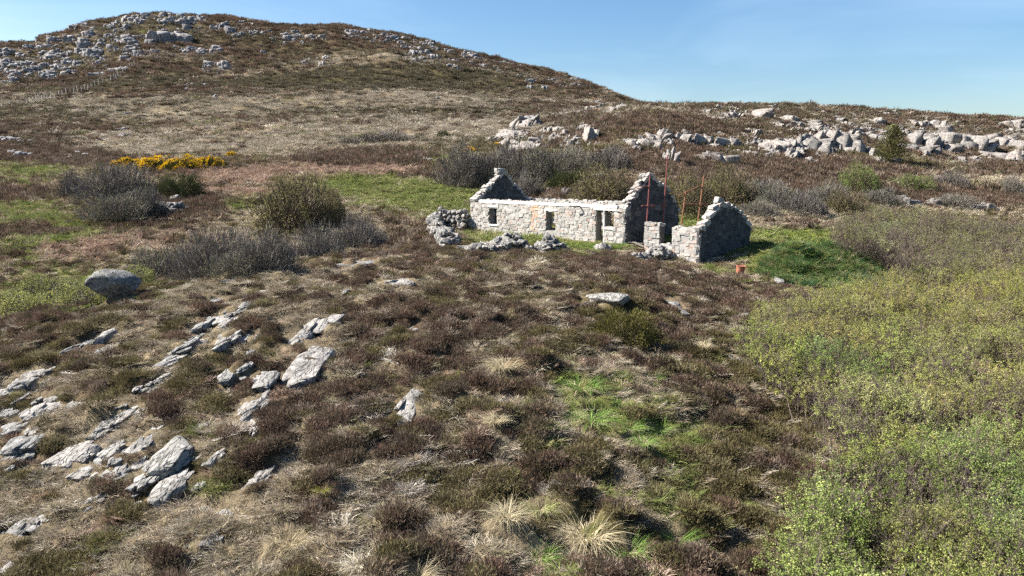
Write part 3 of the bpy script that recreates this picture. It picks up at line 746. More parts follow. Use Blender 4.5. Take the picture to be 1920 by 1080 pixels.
STONES.append(('agable', 'lime_stone', (LA - 0.3, 1.75, -1.9 + Z5), 1.5, -0.2, (0.55, 0.45, 0.16), 5, 4))

def place_stones():
    order = sorted(range(len(STONES)), key=lambda i: -(STONES[i][7] + 0.12 * STONES[i][2][0] * (1 if STONES[i][7] > 0 else 0) + 6 * STONES[i][5][0] * STONES[i][5][2]))
    single = set(order[:300])
    merged_v, merged_f, merged_r, merged_m, off = [], [], [], [], 0
    mats = ['lime_stone', 'wall_stone', 'shade_dark_stone', 'rust_stone']
    r = np.random.default_rng(3)
    for i, (w, mk, pos, rz, tilt, sz, var, _p) in enumerate(STONES):
        mt = Matrix.Translation(pos) @ Matrix.Rotation(rz, 4, 'Z') @ Matrix.Rotation(tilt, 4, 'Y') @ Matrix.Diagonal((*sz, 1))
        if i in single:
            o = bpy.data.objects.new('stone', stone_me(var, mk)); COL.objects.link(o); o.parent = WALLS[w]; o.matrix_local = mt
        else:
            a = np.array(mt); v = SV[var][0] @ a[:3, :3].T + a[:3, 3]
            merged_v.append(v); merged_f += [[k + off for k in f] for f in SV[var][1]]; merged_m += [mats.index(mk)] * len(SV[var][1])
            merged_r.append(np.full(len(v), r.random())); off += len(v)
    me = bpy.data.meshes.new('stonework'); me.from_pydata(np.concatenate(merged_v).tolist(), [], merged_f)
    for m in mats: me.materials.append(M[m])
    me.polygons.foreach_set('material_index', np.array(merged_m, np.int32))
    t = me.attributes.new('rnd', 'FLOAT', 'POINT'); t.data.foreach_set('value', np.concatenate(merged_r).astype(np.float32)); me.update()
    o = link('stonework', me, cottage); o['kind'] = 'stuff'
place_stones()

def box_part(name, lo, hi, mat, parent, bev=0.012, rot=None, label=None):
    bm = bmesh.new()
    c = [(a + b) / 2 for a, b in zip(lo, hi)]; d = [b - a for a, b in zip(lo, hi)]
    bmesh.ops.create_cube(bm, size=1, matrix=Matrix.Diagonal((*d, 1)))
    bmesh.ops.bevel(bm, geom=bm.edges[:], offset=min(bev, min(d) * 0.3), segments=1, affect='EDGES')
    me = bpy.data.meshes.new(name); bm.to_mesh(me); bm.free(); me.materials.append(mat)
    o = link(name, me, parent, c, rot)
    if label: o['label'] = label
    return o
wp = box_part('wall_plate', (0.95, -0.03, ZT - 0.11), (13.75, 0.27, ZT + 0.07), M['concrete'], cottage, 0.02, label='white concrete band along the top of the front wall')
for (a, b, z0, z1) in OPEN_F:
    if b < 12: box_part('lintel', (a - 0.18, -0.025, z1), (b + 0.18, 0.5, z1 + 0.12), M['concrete'], cottage)
box_part('lintel', (11.85, -0.025, -2.30 + Z5), (13.7, 0.5, -2.19 + Z5), M['concrete'], cottage)
box_part('door_jamb', (12.665, -0.01, -4.5 + Z5), (12.755, 0.3, -2.305 + Z5), M['concrete'], cottage)
for (a, b, z0, z1) in (OPEN_F[0], OPEN_F[3]): box_part('window_sill', (a - 0.05, -0.05, z0 - 0.07), (b + 0.05, 0.45, z0), M['concrete'], cottage)

def tube_mesh(name, pts, rad, mat, sides=8):
    v, f = [], []
    pts = [Vector(p) for p in pts]
    for i, p in enumerate(pts):
        d = (pts[min(i + 1, len(pts) - 1)] - pts[max(i - 1, 0)]).normalized()
        s = d.orthogonal().normalized(); t = d.cross(s)
        for k in range(sides):
            a = 2 * math.pi * k / sides; v.append(tuple(p + (s * math.cos(a) + t * math.sin(a)) * rad))
    for i in range(len(pts) - 1):
        for k in range(sides):
            a, b = i * sides + k, i * sides + (k + 1) % sides
            f.append((a, b, b + sides, a + sides))
    f.append(tuple(range(sides))[::-1]); f.append(tuple(range((len(pts) - 1) * sides, len(pts) * sides)))
    me = bpy.data.meshes.new(name); me.from_pydata(v, [], f); me.materials.append(mat); me.update(); return me
br = link('iron_bracket', tube_mesh('iron_bracket', [(10.75, 0.1, -2.12 + Z5), (10.72, -0.35, -2.10 + Z5), (10.25, -0.42, -2.10 + Z5)], 0.05, M['bracket']), cottage)

# ------------------------------------------------------------------ scaffold poles in the outhouse
def H(U, V, z): 
    return Vector((HX + HU[0] * U + HV[0] * V, HY + HU[1] * U + HV[1] * V, z + Z5))
def scaffold(label, mat, members, couplers, at_):
    r0 = H(*at_); root = empty('scaffold_frame', r0); tag(root, label, 'scaffold')
    for nm, a, b in members:
        link(nm, tube_mesh(nm, [H(*a) - r0, H(*b) - r0], 0.042, mat), root)
    for c in couplers:
        p = H(*c) - r0
        bm = bmesh.new(); bmesh.ops.create_cube(bm, size=1, matrix=Matrix.Translation(p) @ Matrix.Diagonal((0.11, 0.11, 0.10, 1)))
        bmesh.ops.bevel(bm, geom=bm.edges[:], offset=0.03, segments=1, affect='EDGES')
        me = bpy.data.meshes.new('coupler'); bm.to_mesh(me); bm.free(); me.materials.append(mat); link('coupler', me, root)
scaffold('red painted scaffold poles standing against the middle gable', M['red_steel'],
    [('pole', (15.3, 1.08, -0.1), (15.3, 0.75, -4.6)), ('pole', (15.3, 2.80, 1.07), (15.3, 2.42, -4.5)), ('ledger', (15.22, 0.42, -0.82), (15.22, 1.1, -0.82)),
     ('ledger', (15.22, 0.45, -1.96), (15.22, 1.75, -1.98)), ('ledger', (15.22, 2.35, -1.98), (15.22, 3.0, -1.98))],
    [(15.28, 1.03, -0.82), (15.28, 0.95, -1.96), (15.28, 2.56, -1.98)], (15.3, 1.7, -4.45))
def gV(px, py, U):
    t = float(tan_el(py)); kk = (px - 960) / FPX * (CP - t * SP)
    X0 = HX + HU[0] * U; Y0 = HY + HU[1] * U
    V = (kk * Y0 - X0) / (HV[0] - kk * HV[1]); return (U, V, (Y0 + HV[1] * V) * t)
p1, p1b, p2, p2b = gV(1286, 358, 17.2), gV(1277, 425, 17.2), gV(1320, 329, 17.2), gV(1306, 436, 17.2)
ext = lambda a, b, z: (a[0], a[1] + (b[1] - a[1]) * (z - a[2]) / (b[2] - a[2]), z)
scaffold('rusty scaffold frame with a slanting brace rising behind the outhouse front wall', M['rust_steel'],
    [('pole', p1, ext(p1, p1b, -4.4)), ('pole', p2, ext(p2, p2b, -4.4)), ('brace', gV(1273, 367, 17.1), gV(1319, 346, 17.1)), ('ledger', gV(1281, 382, 17.1), gV(1327, 384, 17.1))],
    [gV(1286, 361, 17.15), gV(1317, 347, 17.15), gV(1283, 382, 17.15), gV(1313, 383.5, 17.15)], (17.2, p1b[1] + 0.6, -4.35))

# ------------------------------------------------------------------ rocks of the moor
FOOT = []            # (X, Y, rx, ry, rz) bare ground under rocks
def dist_of(X, Y, Z): return Y * CP - (Z - CAM_Z) * SP
SLABS = [rock_mesh('flat_rock', 300 + i, 6 + i % 7, M['slab'], (0.16, 0.38), (0.28, 0.70), (0.45, 0.85), 0.22, 0.8, 0.04) for i in range(12)] + [rock_mesh('flat_rock', 320 + i, 2 + i % 2, M['slab'], (0.45, 0.75), (0.55, 0.9), (0.6, 0.9), 0.12, 0.45, 0.09, 4) for i in range(4)]
CRAGS = [rock_mesh('rock_outcrop', 340 + i, 6 + i % 6, M['crag'], (0.16, 0.42), (0.25, 0.55), (0.4, 0.95), 0.5, 0.75, 0.07, 3, 0.5) for i in range(12)]
HILLR = [rock_mesh('hillside_rock', 380 + i, 5 + i % 4, M['hill_rock'], (0.18, 0.5), (0.25, 0.55), (0.4, 0.95), 0.5, 0.75, 0.08, 2, 0.5) for i in range(10)]
BOULD = [rock_mesh('boulder', 420 + i, 1, M['slab'], (0.9, 1.0), (0.9, 1.0), (0.9, 1.0), 0.2, 0.0, 0.07, 4) for i in range(4)]
def round_boulder(seed):
    r = np.random.default_rng(seed); v, f = ICO[4]; v = np.sign(v) * np.abs(v) ** 0.8; v = v * (1 + 0.16 * n3(v, 1.4, seed))[:, None]
    for k in range(9):
        n = unit(r.normal(size=3)); s = v @ n - r.uniform(0.62, 0.9); v = v - np.where(s > 0, s, 0)[:, None] * n * 0.9
    return mesh_np('boulder', v + unit(v) * (0.06 * n3(v, 0.4, seed + 3))[:, None], [f], M['boulder'])
BOULD[0] = round_boulder(5); DOME = round_boulder(12); DOME.materials.clear(); DOME.materials.append(M['slab'])
RUBBLE = [rock_mesh('stone', 440 + i, 1, M['rubble'], (0.7, 1.0), (0.7, 1.0), (0.7, 1.0), 0.4, 0.0, 0.04, 2) for i in range(9)]
rr = random.Random(17)
def put_rock(name, meshes, px, py, w, h, label, cat='rock', group=None, upright=0.3, rz=None, sink=0.3, foot=True, mesh=None, tilt=None):
    X, Y, Z = hit(px, py)
    D = dist_of(X, Y, Z); ww = w / FPX * D; hw = h / FPX * D
    gx = (land(np.array([X + .5]), np.array([Y])) - land(np.array([X - .5]), np.array([Y])))[0]; gy = (land(np.array([X]), np.array([Y + .5])) - land(np.array([X]), np.array([Y - .5])))[0]
    dep = max(0.12, math.tan(math.atan2(CAM_Z - Z, max(Y, 1)) + math.atan(gy))) if Y < 40 else (0.17 if upright < 0.6 else 0.5)
    hz = max(hw * upright, (0.10 if Y < 40 else 0.22) * ww)
    ry = (hw - 0.5 * hz) / math.sin(math.atan(dep)) / 2
    rx = ww / 2; ry = min(max(ry, 0.5 * rx), 2.6 * rx)
    if rz is None: rz = rr.uniform(-0.30, 0.15)
    zb = float(ground(np.array([X]), np.array([Y]))[0]) + (-0.01 if Y < 40 else 0.0)
    k = 1.12
    o = link(name, mesh or rr.choice(meshes), None, (X, Y, zb - sink * hz * 0.3), (math.atan(gy) * (Y < 40) + rr.uniform(-.06, .06), (-math.atan(gx) * (Y < 40) + rr.uniform(-.06, .06)) if tilt is None else tilt, rz), (rx * k * rr.choice((-1, 1)), ry * k, hz))
    if foot: FOOT.append((X, Y, rx * (1.0 if Y < 40 else 0.6), ry * (1.0 if Y < 40 else 0.6), rz))
    return tag(o, label, cat, group)
LINE_B, LINE_A, PATCH, UPPER = ('slabs in the diagonal rock line of the left foreground', 'slabs at the left edge of the foreground', 'slabs of the bare rock patch in the lower left foreground', 'small slabs upslope of the diagonal rock line')
FG = []
for q in [(357,640,18,20),(345,650,26,26),(325,668,32,26),(305,686,28,32),(300,712,16,32),(285,730,22,18),(265,745,32,14),(240,775,44,28),(200,795,44,20),(268,775,16,18),(222,785,26,14),(180,815,34,14)]:
    FG.append((*q, 'grey cracked slab in the diagonal line of rock crossing the left foreground', LINE_B))
for q in [(40,720,64,12),(66,704,70,12),(85,718,18,14),(10,735,42,22),(100,748,36,24),(75,770,64,24),(140,757,38,18),(12,775,42,16),(20,806,62,22),(36,830,54,32),(52,852,38,22),(10,860,26,16)]:
    FG.append((*q, 'pale flat slab among heather at the left edge of the foreground', LINE_A))
for q in [(148,850,70,40),(182,868,54,46),(212,842,44,26),(262,842,44,58),(322,846,74,52),(232,882,64,26),(270,902,34,22),(290,868,36,24),(205,895,40,18),(300,925,30,16),(160,885,40,18)]:
    FG.append((*q, 'bare pale rock in the broad outcrop patch of the lower left foreground', PATCH))
for q in [(148,648,28,22),(168,641,32,16),(196,655,28,18),(410,565,38,18),(412,577,16,11),(462,556,22,7),(385,608,36,26),(425,597,42,22),(450,580,22,20),(430,635,26,32),(462,632,16,16),(485,630,16,18),(475,662,22,26),(455,690,36,16),(425,702,32,22)]:
    FG.append((*q, 'small grey rock poking through heather upslope of the diagonal rock line', UPPER))
fr = random.Random(31)
def frag(path, n, w, sx, sy, lab, grp):
    for k in range(n):
        t = fr.random() * (len(path) - 1); i = int(t); u = t - i
        x = path[i][0] + (path[i + 1][0] - path[i][0]) * u + fr.gauss(0, sx); y = path[i][1] + (path[i + 1][1] - path[i][1]) * u + fr.gauss(0, sy)
        s = w * fr.choice([0.6, 0.8, 1.0, 1.4]); FG.append((x, y, s, s * fr.uniform(0.5, 0.9), lab, grp))
frag([(375, 635), (300, 700), (240, 770), (170, 830)], 34, 14, 8, 7, 'small broken rock fragment in the diagonal rock line of the left foreground', 'fragments of the diagonal rock line')
frag([(130, 850), (230, 860), (340, 870), (330, 930)], 40, 17, 26, 16, 'pale broken piece of the bare rock patch in the lower left', 'fragments of the bare rock patch')
frag([(0, 740), (80, 740), (60, 800), (20, 850)], 26, 17, 22, 14, 'pale rock fragment among the slabs at the left edge', 'fragments among the left edge slabs')
frag([(450, 570), (400, 610), (440, 660), (480, 720), (480, 800)], 26, 13, 14, 10, 'grey rock fragment on the slope around the large slab pair', 'fragments around the large slab pair')
frag([(20, 1010), (120, 950), (230, 940), (400, 960)], 16, 16, 14, 14, 'pale rock fragment in the grass near the bottom left corner', 'fragments near the bottom left corner')
for q, lab in [((207,625,24,46),'narrow upright grey rock above the small rocks on the left of the knoll'),((575,628,58,46),'squared cracked grey slab, upper of the large pair left of centre'),((568,684,62,52),'smooth rounded grey slab, lower of the large pair left of centre'),
    ((497,708,46,30),'pale layered slab just below the large slab pair'),((480,760,38,52),'long pale slab running downhill below the large slab pair'),((480,802,18,32),'thin pale slab tail at the foot of the long downhill slab'),
    ((325,906,64,52),'broad pale slab at the right end of the bare rock patch'),((385,797,28,11),'small flat slab in heather right of the bare rock patch'),((400,860,24,26),'small dark grey rock in heather right of the bare rock patch'),
    ((488,897,38,44),'pointed pale rock leaning in heather in the lower left foreground'),((378,955,38,24),'low pale slab beside a knobbly rock near the bottom left'),((422,962,42,36),'knobbly pale rock in heather near the bottom left'),
    ((34,1000,76,44),'large pale slab in grass at the bottom left corner'),((78,972,40,20),'pale slab just above the large slab at the bottom left corner'),((208,950,20,16),'small pale stone in grass near the bottom left'),((385,1017,54,14),'flat pale slab low in grass at the bottom left'),
    ((20,1062,46,26),'pale slab at the very bottom left of the picture'),((120,940,28,12),'thin pale slab in grass above the bottom left corner'),((765,757,50,62),'long dark speckled slab lying in heather near the centre'),
    ((776,619,36,22),'flat grey slab in heather above the centre'),((888,700,16,20),'small grey stone under a dark heather overhang at the centre'),((1134,558,62,26),'domed pale rock on top of the olive juniper knoll'),((1105,567,22,13),'small pale rock at the left foot of the domed rock'),
    ((1262,570,38,18),'pale flat rock in heather right of the olive knoll'),((1276,581,22,11),'small pale rock below the flat rock right of the olive knoll'),((1222,570,12,9),'tiny pale rock between the olive knoll and the flat rock'),((1073,555,16,7),'small pale rock in heather left of the domed rock'),
    ((1383,672,26,15),'white stone at the left edge of the willow thicket'),((1416,688,26,11),'flat white stone under the left edge of the willow thicket'),((683,498,64,12),'long low pale slab on the crest below the enclosure wall'),((752,531,74,13),'long flat white slab on the knoll below the enclosure wall'),
    ((490,507,34,10),'pale slab in pinkish grass on the left crest'),((541,500,26,7),'thin pale slab on the crest right of the pinkish slab'),((345,530,32,9),'low pale slab on the crest right of the great boulder'),((432,527,44,7),'thin pale slab on the crest above the small grey rocks'),
    ((498,548,26,8),'small flat slab in tan grass on the upper left of the knoll'),((545,503,20,6),'sliver of pale slab on the crest near the grey scrub'),((1460,523,20,14),'white stone on the grass in front of the green mound'),((150,563,38,15),'low pale slab at the left foot of the great boulder'),
    ((648,545,14,6),'tiny pale slab in straw grass high on the knoll')]:
    FG.append((*q, lab, None))
for i, (px, py, w, h, lab, grp) in enumerate(FG):
    if lab.startswith('domed'): put_rock('flat_rock', SLABS, px, py, w * 1.1, h * 1.1, lab, 'rock', None, 0.5, 0.2, 1.0, mesh=DOME)
    else: put_rock('flat_rock', SLABS, px, py, w * 1.25, h * 1.2, lab, 'rock', grp, 0.16)
_X, _Y, _Z = hit(206, 561); _s = 98 / FPX * dist_of(_X, _Y, _Z) / 2
bx = link('boulder', BOULD[0], None, (_X, _Y + 0.3, _Z + _s * 0.42), (0.05, 0.16, 0.5), (_s * 1.0, _s * 0.85, _s * 0.62)); FOOT.append((_X, _Y, _s, _s, 0))
tag(bx, 'great rounded grey boulder perched on the left edge of the knoll', 'boulder')
# big boulders in the enclosure corner come with the dry-stone wall below

RIDGE_G = 'pale outcrops along the rocky ridge on the right'
RB = [(930,268,1000,236,11,22,22),(955,275,1110,262,12,24,24),(1180,278,1290,262,10,32,30),(1290,262,1400,283,7,24,20),(1380,268,1450,282,7,26,26),(1440,290,1565,268,15,30,36),(1475,298,1545,294,6,22,30),(1545,293,1605,280,6,24,22),(1330,228,1450,214,11,20,14),
      (1450,232,1570,246,15,24,14),(1560,250,1700,254,13,24,16),(1720,260,1840,272,13,36,22),(1835,285,1920,250,10,28,18),(1790,300,1910,300,9,26,16),(1290,206,1560,206,12,16,9),(1640,215,1910,232,11,15,8),(1100,208,1185,206,8,22,12),(1045,226,1110,208,5,20,12),
      (1000,250,1110,246,8,18,14),(1560,228,1800,238,12,20,12),(1600,285,1660,300,5,20,16),(1700,285,1790,292,6,24,14),(1880,238,1960,262,5,30,18),(1340,246,1440,258,6,18,14)]
RN = ['at the left tip of the ridge','in the long lower row below the left tip','in the blocky group right behind the middle gable','in the row sloping right above the long slab','in the low group left of the tallest rocks','among the tall upright rocks left of the conifer','at the foot of the tall upright rocks','just left of the conifer',
      'in the upper left row near the skyline','in the upper middle row','in the row above the conifer','in the broad group right of the conifer','at the right edge of the picture','in the lowest row at the right edge','along the skyline of the ridge','along the right-hand skyline','where the ridge meets the far hill','on the rising left end of the ridge',
      'in the middle of the left part of the ridge','in the upper right row','under the conifer','right below the conifer','leaving the picture at the right','in the heather between the two left rows']
RIDGE_N = 0
for bi, (xa, ya, xb, yb, n, sw, sh) in enumerate(RB):
    n = int(n * 1.25)
    for k in range(n):
        t = (k + rr.uniform(0.1, 0.9)) / n
        s = rr.choice([0.4, 0.55, 0.75, 0.9, 1.2, 1.7])
        put_rock('rock_outcrop', CRAGS, xa + (xb - xa) * t + rr.uniform(-6, 6), ya + (yb - ya) * t + rr.uniform(-8, 8), sw * s * 1.05, sh * s * 0.8 * rr.uniform(0.7, 1.2),
                 'pale ridge outcrop ' + RN[bi], 'rock', 'ridge outcrops ' + RN[bi], 0.55, rr.uniform(-0.6, 0.6), 0.35, tilt=rr.uniform(0.0, 0.5))
for q, lab in [((1262,304,34,44),'tall pale slab face standing just behind the middle gable'),((1335,300,84,26),'long pale slab sloping right above the bushes behind the outhouse'),((1690,379,62,10),'left of three flat pale slabs in brown heather above the right thicket'),
               ((1752,384,60,10),'middle of three flat pale slabs in brown heather above the right thicket'),((1842,394,64,13),'right of three flat pale slabs in brown heather above the right thicket'),((1030,362,24,20),'leftmost pale rock peering over the front wall behind the cottage'),
               ((1062,363,26,20),'pale rock showing over the wall behind the cottage, beside the leftmost one'),((1092,346,30,14),'sloping pale rock behind the cottage above the wall rocks'),((1125,332,34,14),'pale rock edge behind the bush inside the cottage'),((1155,321,36,13),'upper end of the pale rock edge behind the cottage'),
               ((800,303,20,14),'lone grey boulder in heather between the hill and the cottage'),((1915,232,20,12),'white rock on the skyline at the right edge')]:
    put_rock('rock_outcrop', CRAGS, *q, lab, 'rock', None, 0.6)

HC = [(60,118,75,38,44,17,9),(25,135,40,22,18,16,10),(165,95,85,30,46,20,11),(105,128,50,22,14,20,12),(250,82,80,14,16,24,8),(300,37,90,9,28,16,9),(195,52,60,10,14,14,8),(315,72,40,4,4,40,8),(260,100,60,9,14,18,7),(375,97,38,7,9,18,9),(410,125,28,10,10,16,10),
      (440,56,45,14,18,13,10),(335,50,40,14,10,14,9),(565,70,50,11,18,15,7),(595,117,30,11,11,9,9),(690,64,50,10,22,15,7),(785,86,40,9,16,14,8),(790,108,30,11,16,10,9),(360,163,28,6,7,9,5),(400,180,15,9,6,7,6),(230,253,18,8,7,14,7),(35,266,40,6,7,20,7),
      (22,290,26,7,5,22,12),(150,294,28,6,6,20,8),(215,212,30,5,3,9,4),(880,118,60,12,14,12,6),(1015,158,30,10,9,11,6),(1105,180,20,6,4,11,6),(825,187,9,4,2,10,7),(607,203,14,4,4,8,4),(480,85,60,12,7,10,5),(700,110,80,30,6,7,4),(200,138,40,6,6,26,6),(960,150,60,14,6,9,5),(470,200,70,20,4,7,4),(640,170,80,30,5,6,4),(740,72,60,8,12,13,6),(860,104,60,9,12,12,6),(940,128,60,9,10,12,6),(1060,158,50,9,9,11,6),(500,62,60,10,10,12,6)]
HN = ['the wide crags of the left shoulder','the crags at the left edge of the picture','the densest crags below the summit','the lower crags of the left shoulder','the long band under the summit','the summit skyline','the knob left of the summit','the long pale slabs below the summit','the band under the long slabs','the group right of the long slabs',
      'the pale clump below and right of the summit','the broken rocks right of the summit','the rocks just below the summit','the rocks on the right brow','the clump in mid slope right of the summit','the streaks near the right skyline','the upper rocks of the right spur','the lower rocks of the right spur','the stones of mid slope','the few stones below mid slope',
      'the isolated knot above the gorse','the left rocks above the gorse','the blocks at the left edge above the gorse','the slabs just left of the gorse','the stones beside the fence','the rocks on the lower right skyline','the small rocks far down the right spur','the last rocks by the ridge','the pair of boulders above the hollow','the stones in the centre of the slope','the scattered stones right of the summit','the loose stones of the upper right slope','the long ledges at the foot of the left crags','the loose rocks on the right flank','the stones of the open left slope','the stones of the open middle slope','the thin band along the right skyline','the band dropping along the right skyline','the rocks where the skyline steepens','the last rocks of the falling skyline','the rocks between summit and right brow']
HQ, HSMALL = [], []
for hi_, (cx, cy, rx, ry, n, sw, sh) in enumerate(HC):
    for k in range(n):
        while True:
            a, b = rr.uniform(-1, 1), rr.uniform(-1, 1)
            if a * a + b * b < 1: break
        s = rr.choice([0.5, 0.65, 0.8, 1.0, 1.2, 1.5]); py = cy + b * ry; px = cx + a * rx
        px_s = np.interp(px, [q[0] for q in SKY_FAR], [q[1] for q in SKY_FAR]); py = max(py, px_s + 4)
        side = HN[hi_]; lab = 'pale rock of ' + side + ' on the hill'
        HQ.append((sw * s * 1.15, sh * s, px, py, lab, side))
for (cx, cy, rx, ry, n, sw, sh) in HC:
    for k in range(int(n * 2.2) if n > 7 else 0):
        a_ = rr.uniform(0, 6.283); q_ = math.sqrt(rr.random()) * 1.1; px = cx + rx * q_ * math.cos(a_); py = max(cy + ry * q_ * math.sin(a_), np.interp(px, [q[0] for q in SKY_FAR], [q[1] for q in SKY_FAR]) + 3)
        s = rr.uniform(0.3, 0.62); HSMALL.append((sw * s * 1.2, sh * s, px, py))
HQ.sort(key=lambda q: -q[0] * q[1])
for (w_, h_, px, py, lab, side) in HQ[:290]:
    put_rock('hillside_rock', HILLR, px, py, w_, h_, lab, 'rock', side, 0.6, rr.uniform(-0.7, 0.7), 0.25)
sv, sf, so = [], [], 0
HSMALL += [q[:4] for q in HQ[290:]]
_hx = hit_many([q[2] for q in HSMALL], [q[3] for q in HSMALL])
for i_, (w_, h_, px, py) in enumerate(HSMALL):
    X, Y, Z = (float(q[i_]) for q in _hx); D = dist_of(X, Y, Z); me_ = rr.choice(HILLR); n_ = len(me_.vertices)
    co = np.empty(n_ * 3); me_.vertices.foreach_get('co', co); co = co.reshape(-1, 3) * np.array([w_ / FPX * D / 2, w_ / FPX * D / 2.6, h_ / FPX * D * 0.6]) @ rot_m(0, 0, rr.uniform(0, 6.28)).T + np.array([X, Y, Z])
    fi = np.empty(len(me_.loops), np.int32); me_.loops.foreach_get('vertex_index', fi); sv.append(co); sf.append(fi.reshape(-1, 4) + so); so += n_
if sv: tag(link('hill_stones', mesh_np('hill_stones', np.concatenate(sv), [np.concatenate(sf)], M['hill_rock'])), 'smallest pale stones strewn over the far hill', None, None, 'stuff')

sv, sf, so = [], [], 0
for (xa, ya, xb, yb, n, sw, sh) in RB:
    m_ = int(n * 2.6); t_ = [rr.random() for k in range(m_)]; _hx = hit_many([xa + (xb - xa) * t + rr.uniform(-14, 14) for t in t_], [ya + (yb - ya) * t + rr.uniform(-13, 13) for t in t_])
    for k in range(m_):
        X, Y, Z = (float(q[k]) for q in _hx); D = dist_of(X, Y, Z); me_ = rr.choice(CRAGS); n_ = len(me_.vertices)
        w_ = sw * rr.uniform(0.3, 0.8); h_ = sh * rr.uniform(0.25, 0.6)
        co = np.empty(n_ * 3); me_.vertices.foreach_get('co', co); co = co.reshape(-1, 3) * np.array([w_ / FPX * D / 2, w_ / FPX * D / 2.2, h_ / FPX * D * 0.8]) @ rot_m(0, rr.uniform(0, 0.4), rr.uniform(0, 6.28)).T + np.array([X, Y, Z])
        fi = np.empty(len(me_.loops), np.int32); me_.loops.foreach_get('vertex_index', fi); sv.append(co); sf.append(fi.reshape(-1, 4) + so); so += n_
tag(link('ridge_stones', mesh_np('ridge_stones', np.concatenate(sv), [np.concatenate(sf)], M['crag'])), 'small broken stones lying between the ridge outcrops', None, None, 'stuff')

# ------------------------------------------------------------------ dry-stone enclosure and tumbled heaps
def stone_pile(name, label, cat, spots, loc):
    root = empty(name, loc); tag(root, label, cat, None, 'thing')
    for (x, y, z, s) in spots:
        o = bpy.data.objects.new('stone', rr.choice(RUBBLE)); COL.objects.link(o); o.parent = root
        o.location = (x - loc[0], y - loc[1], z - loc[2]); o.rotation_euler = (rr.uniform(-.6, .6), rr.uniform(-.6, .6), rr.uniform(0, 6.28))
        o.scale = (s * rr.uniform(0.9, 1.5), s * rr.uniform(0.8, 1.2), s * rr.uniform(0.5, 0.85))
    return root
def wall_run(pts, hs, th, size):
    sp = []
    for (a, b, h0, h1) in zip(pts[:-1], pts[1:], hs[:-1], hs[1:]):
        ln = math.hypot(b[0] - a[0], b[1] - a[1]); n = max(1, int(ln / (size * 1.35)))
        nx, ny = -(b[1] - a[1]) / ln, (b[0] - a[0]) / ln
        for k in range(n):
            t = (k + 0.5) / n; h = h0 + (h1 - h0) * t; x = a[0] + (b[0] - a[0]) * t; y = a[1] + (b[1] - a[1]) * t
            zc = 0.0
            while zc < h:
                tt = th * (1 - 0.35 * zc / max(h, 0.1))
                for sd in (-1, 1):
                    xx = x + nx * tt / 2 * sd + rr.uniform(-.08, .08); yy = y + ny * tt / 2 * sd + rr.uniform(-.08, .08)
                    g = float(ground(np.array([xx]), np.array([yy]))[0])
                    sp.append((xx, yy, g + zc + size * 0.35, size * rr.uniform(0.5, 0.75)))
                zc += size * 0.72
    return sp
def gp(px, py): return hit(px, py)
e0 = H(0.1, -0.3, 0); e1 = gp(838, 428); e2 = gp(812, 433); e3 = gp(828, 452); e4 = gp(846, 468)
E_P = [(e0.x, e0.y), e1[:2], e2[:2], e3[:2], e4[:2]]
stone_pile('drystone_wall', 'tumbledown dry-stone enclosure wall curving round the left end of the cottage', 'stone wall', wall_run(E_P, [1.15, 1.35, 1.15, 0.85, 0.5], 0.55, 0.42), (e2[0], e2[1], e2[2]))
for q, lab in [((836,458,34,36),'tall pale boulder propped at the near end of the enclosure wall'),((852,462,30,28),'slanting pale boulder right of the tall one at the end of the enclosure wall'),((866,470,26,12),'flat pinkish boulder at the foot of the enclosure wall end')]:
    o = put_rock('boulder', BOULD[1:], *q, lab, 'boulder', None, 0.9, None, 0.05); o.scale[1] = o.scale[0] * 0.8
def heap(label, px, py, w, h, n, size, skew=0.0):
    X, Y, Z = hit(px, py); D = dist_of(X, Y, Z); W = w / FPX * D / 2; Hh = h / FPX * D * 0.85
    sp = []
    for k in range(n):
        t = rr.uniform(0, 1) ** 0.7; a = rr.uniform(0, 6.28); rad = math.sqrt(rr.random())
        x = X + W * rad * math.cos(a); y = Y + W * 0.55 * rad * math.sin(a)
        u = (x - X) / W - skew
        top = Hh * max(0, 1 - min(1, abs(u) ** 1.2)) * (1 - 0.5 * abs(math.sin(a) * rad))
        g = float(ground(np.array([x]), np.array([y]))[0])
        sp.append((x, y, g + top * t * 0.9 + 0.05, size * rr.uniform(0.6, 1.15)))
    return stone_pile('stone_heap', label, 'stone heap', sp, (X, Y, Z))
heap('largest heap of tumbled wall stones in front of the left half of the cottage', 948, 474, 118, 46, 170, 0.22, 0.15)
heap('smaller peaked heap of tumbled stones before the middle window', 1026, 474, 78, 40, 105, 0.22, 0.1)
heap('low scatter of pinkish stones left of the largest stone heap', 892, 474, 40, 16, 16, 0.30)
heap('dark heap of tumbled stones below the outhouse slot window', 1236, 484, 54, 30, 75, 0.21)
heap('low row of pale stones left of the dark heap below the outhouse', 1202, 488, 40, 12, 16, 0.24)
heap('little pile of pale slabs on the grass before the cottage door', 1132, 468, 22, 14, 9, 0.30)
heap('ragged grey stone heap under the dark heather left of the round bush', 318, 396, 70, 26, 60, 0.32)
heap('stone scatter on the bank beside the dark evergreen bush', 332, 378, 24, 14, 14, 0.3)

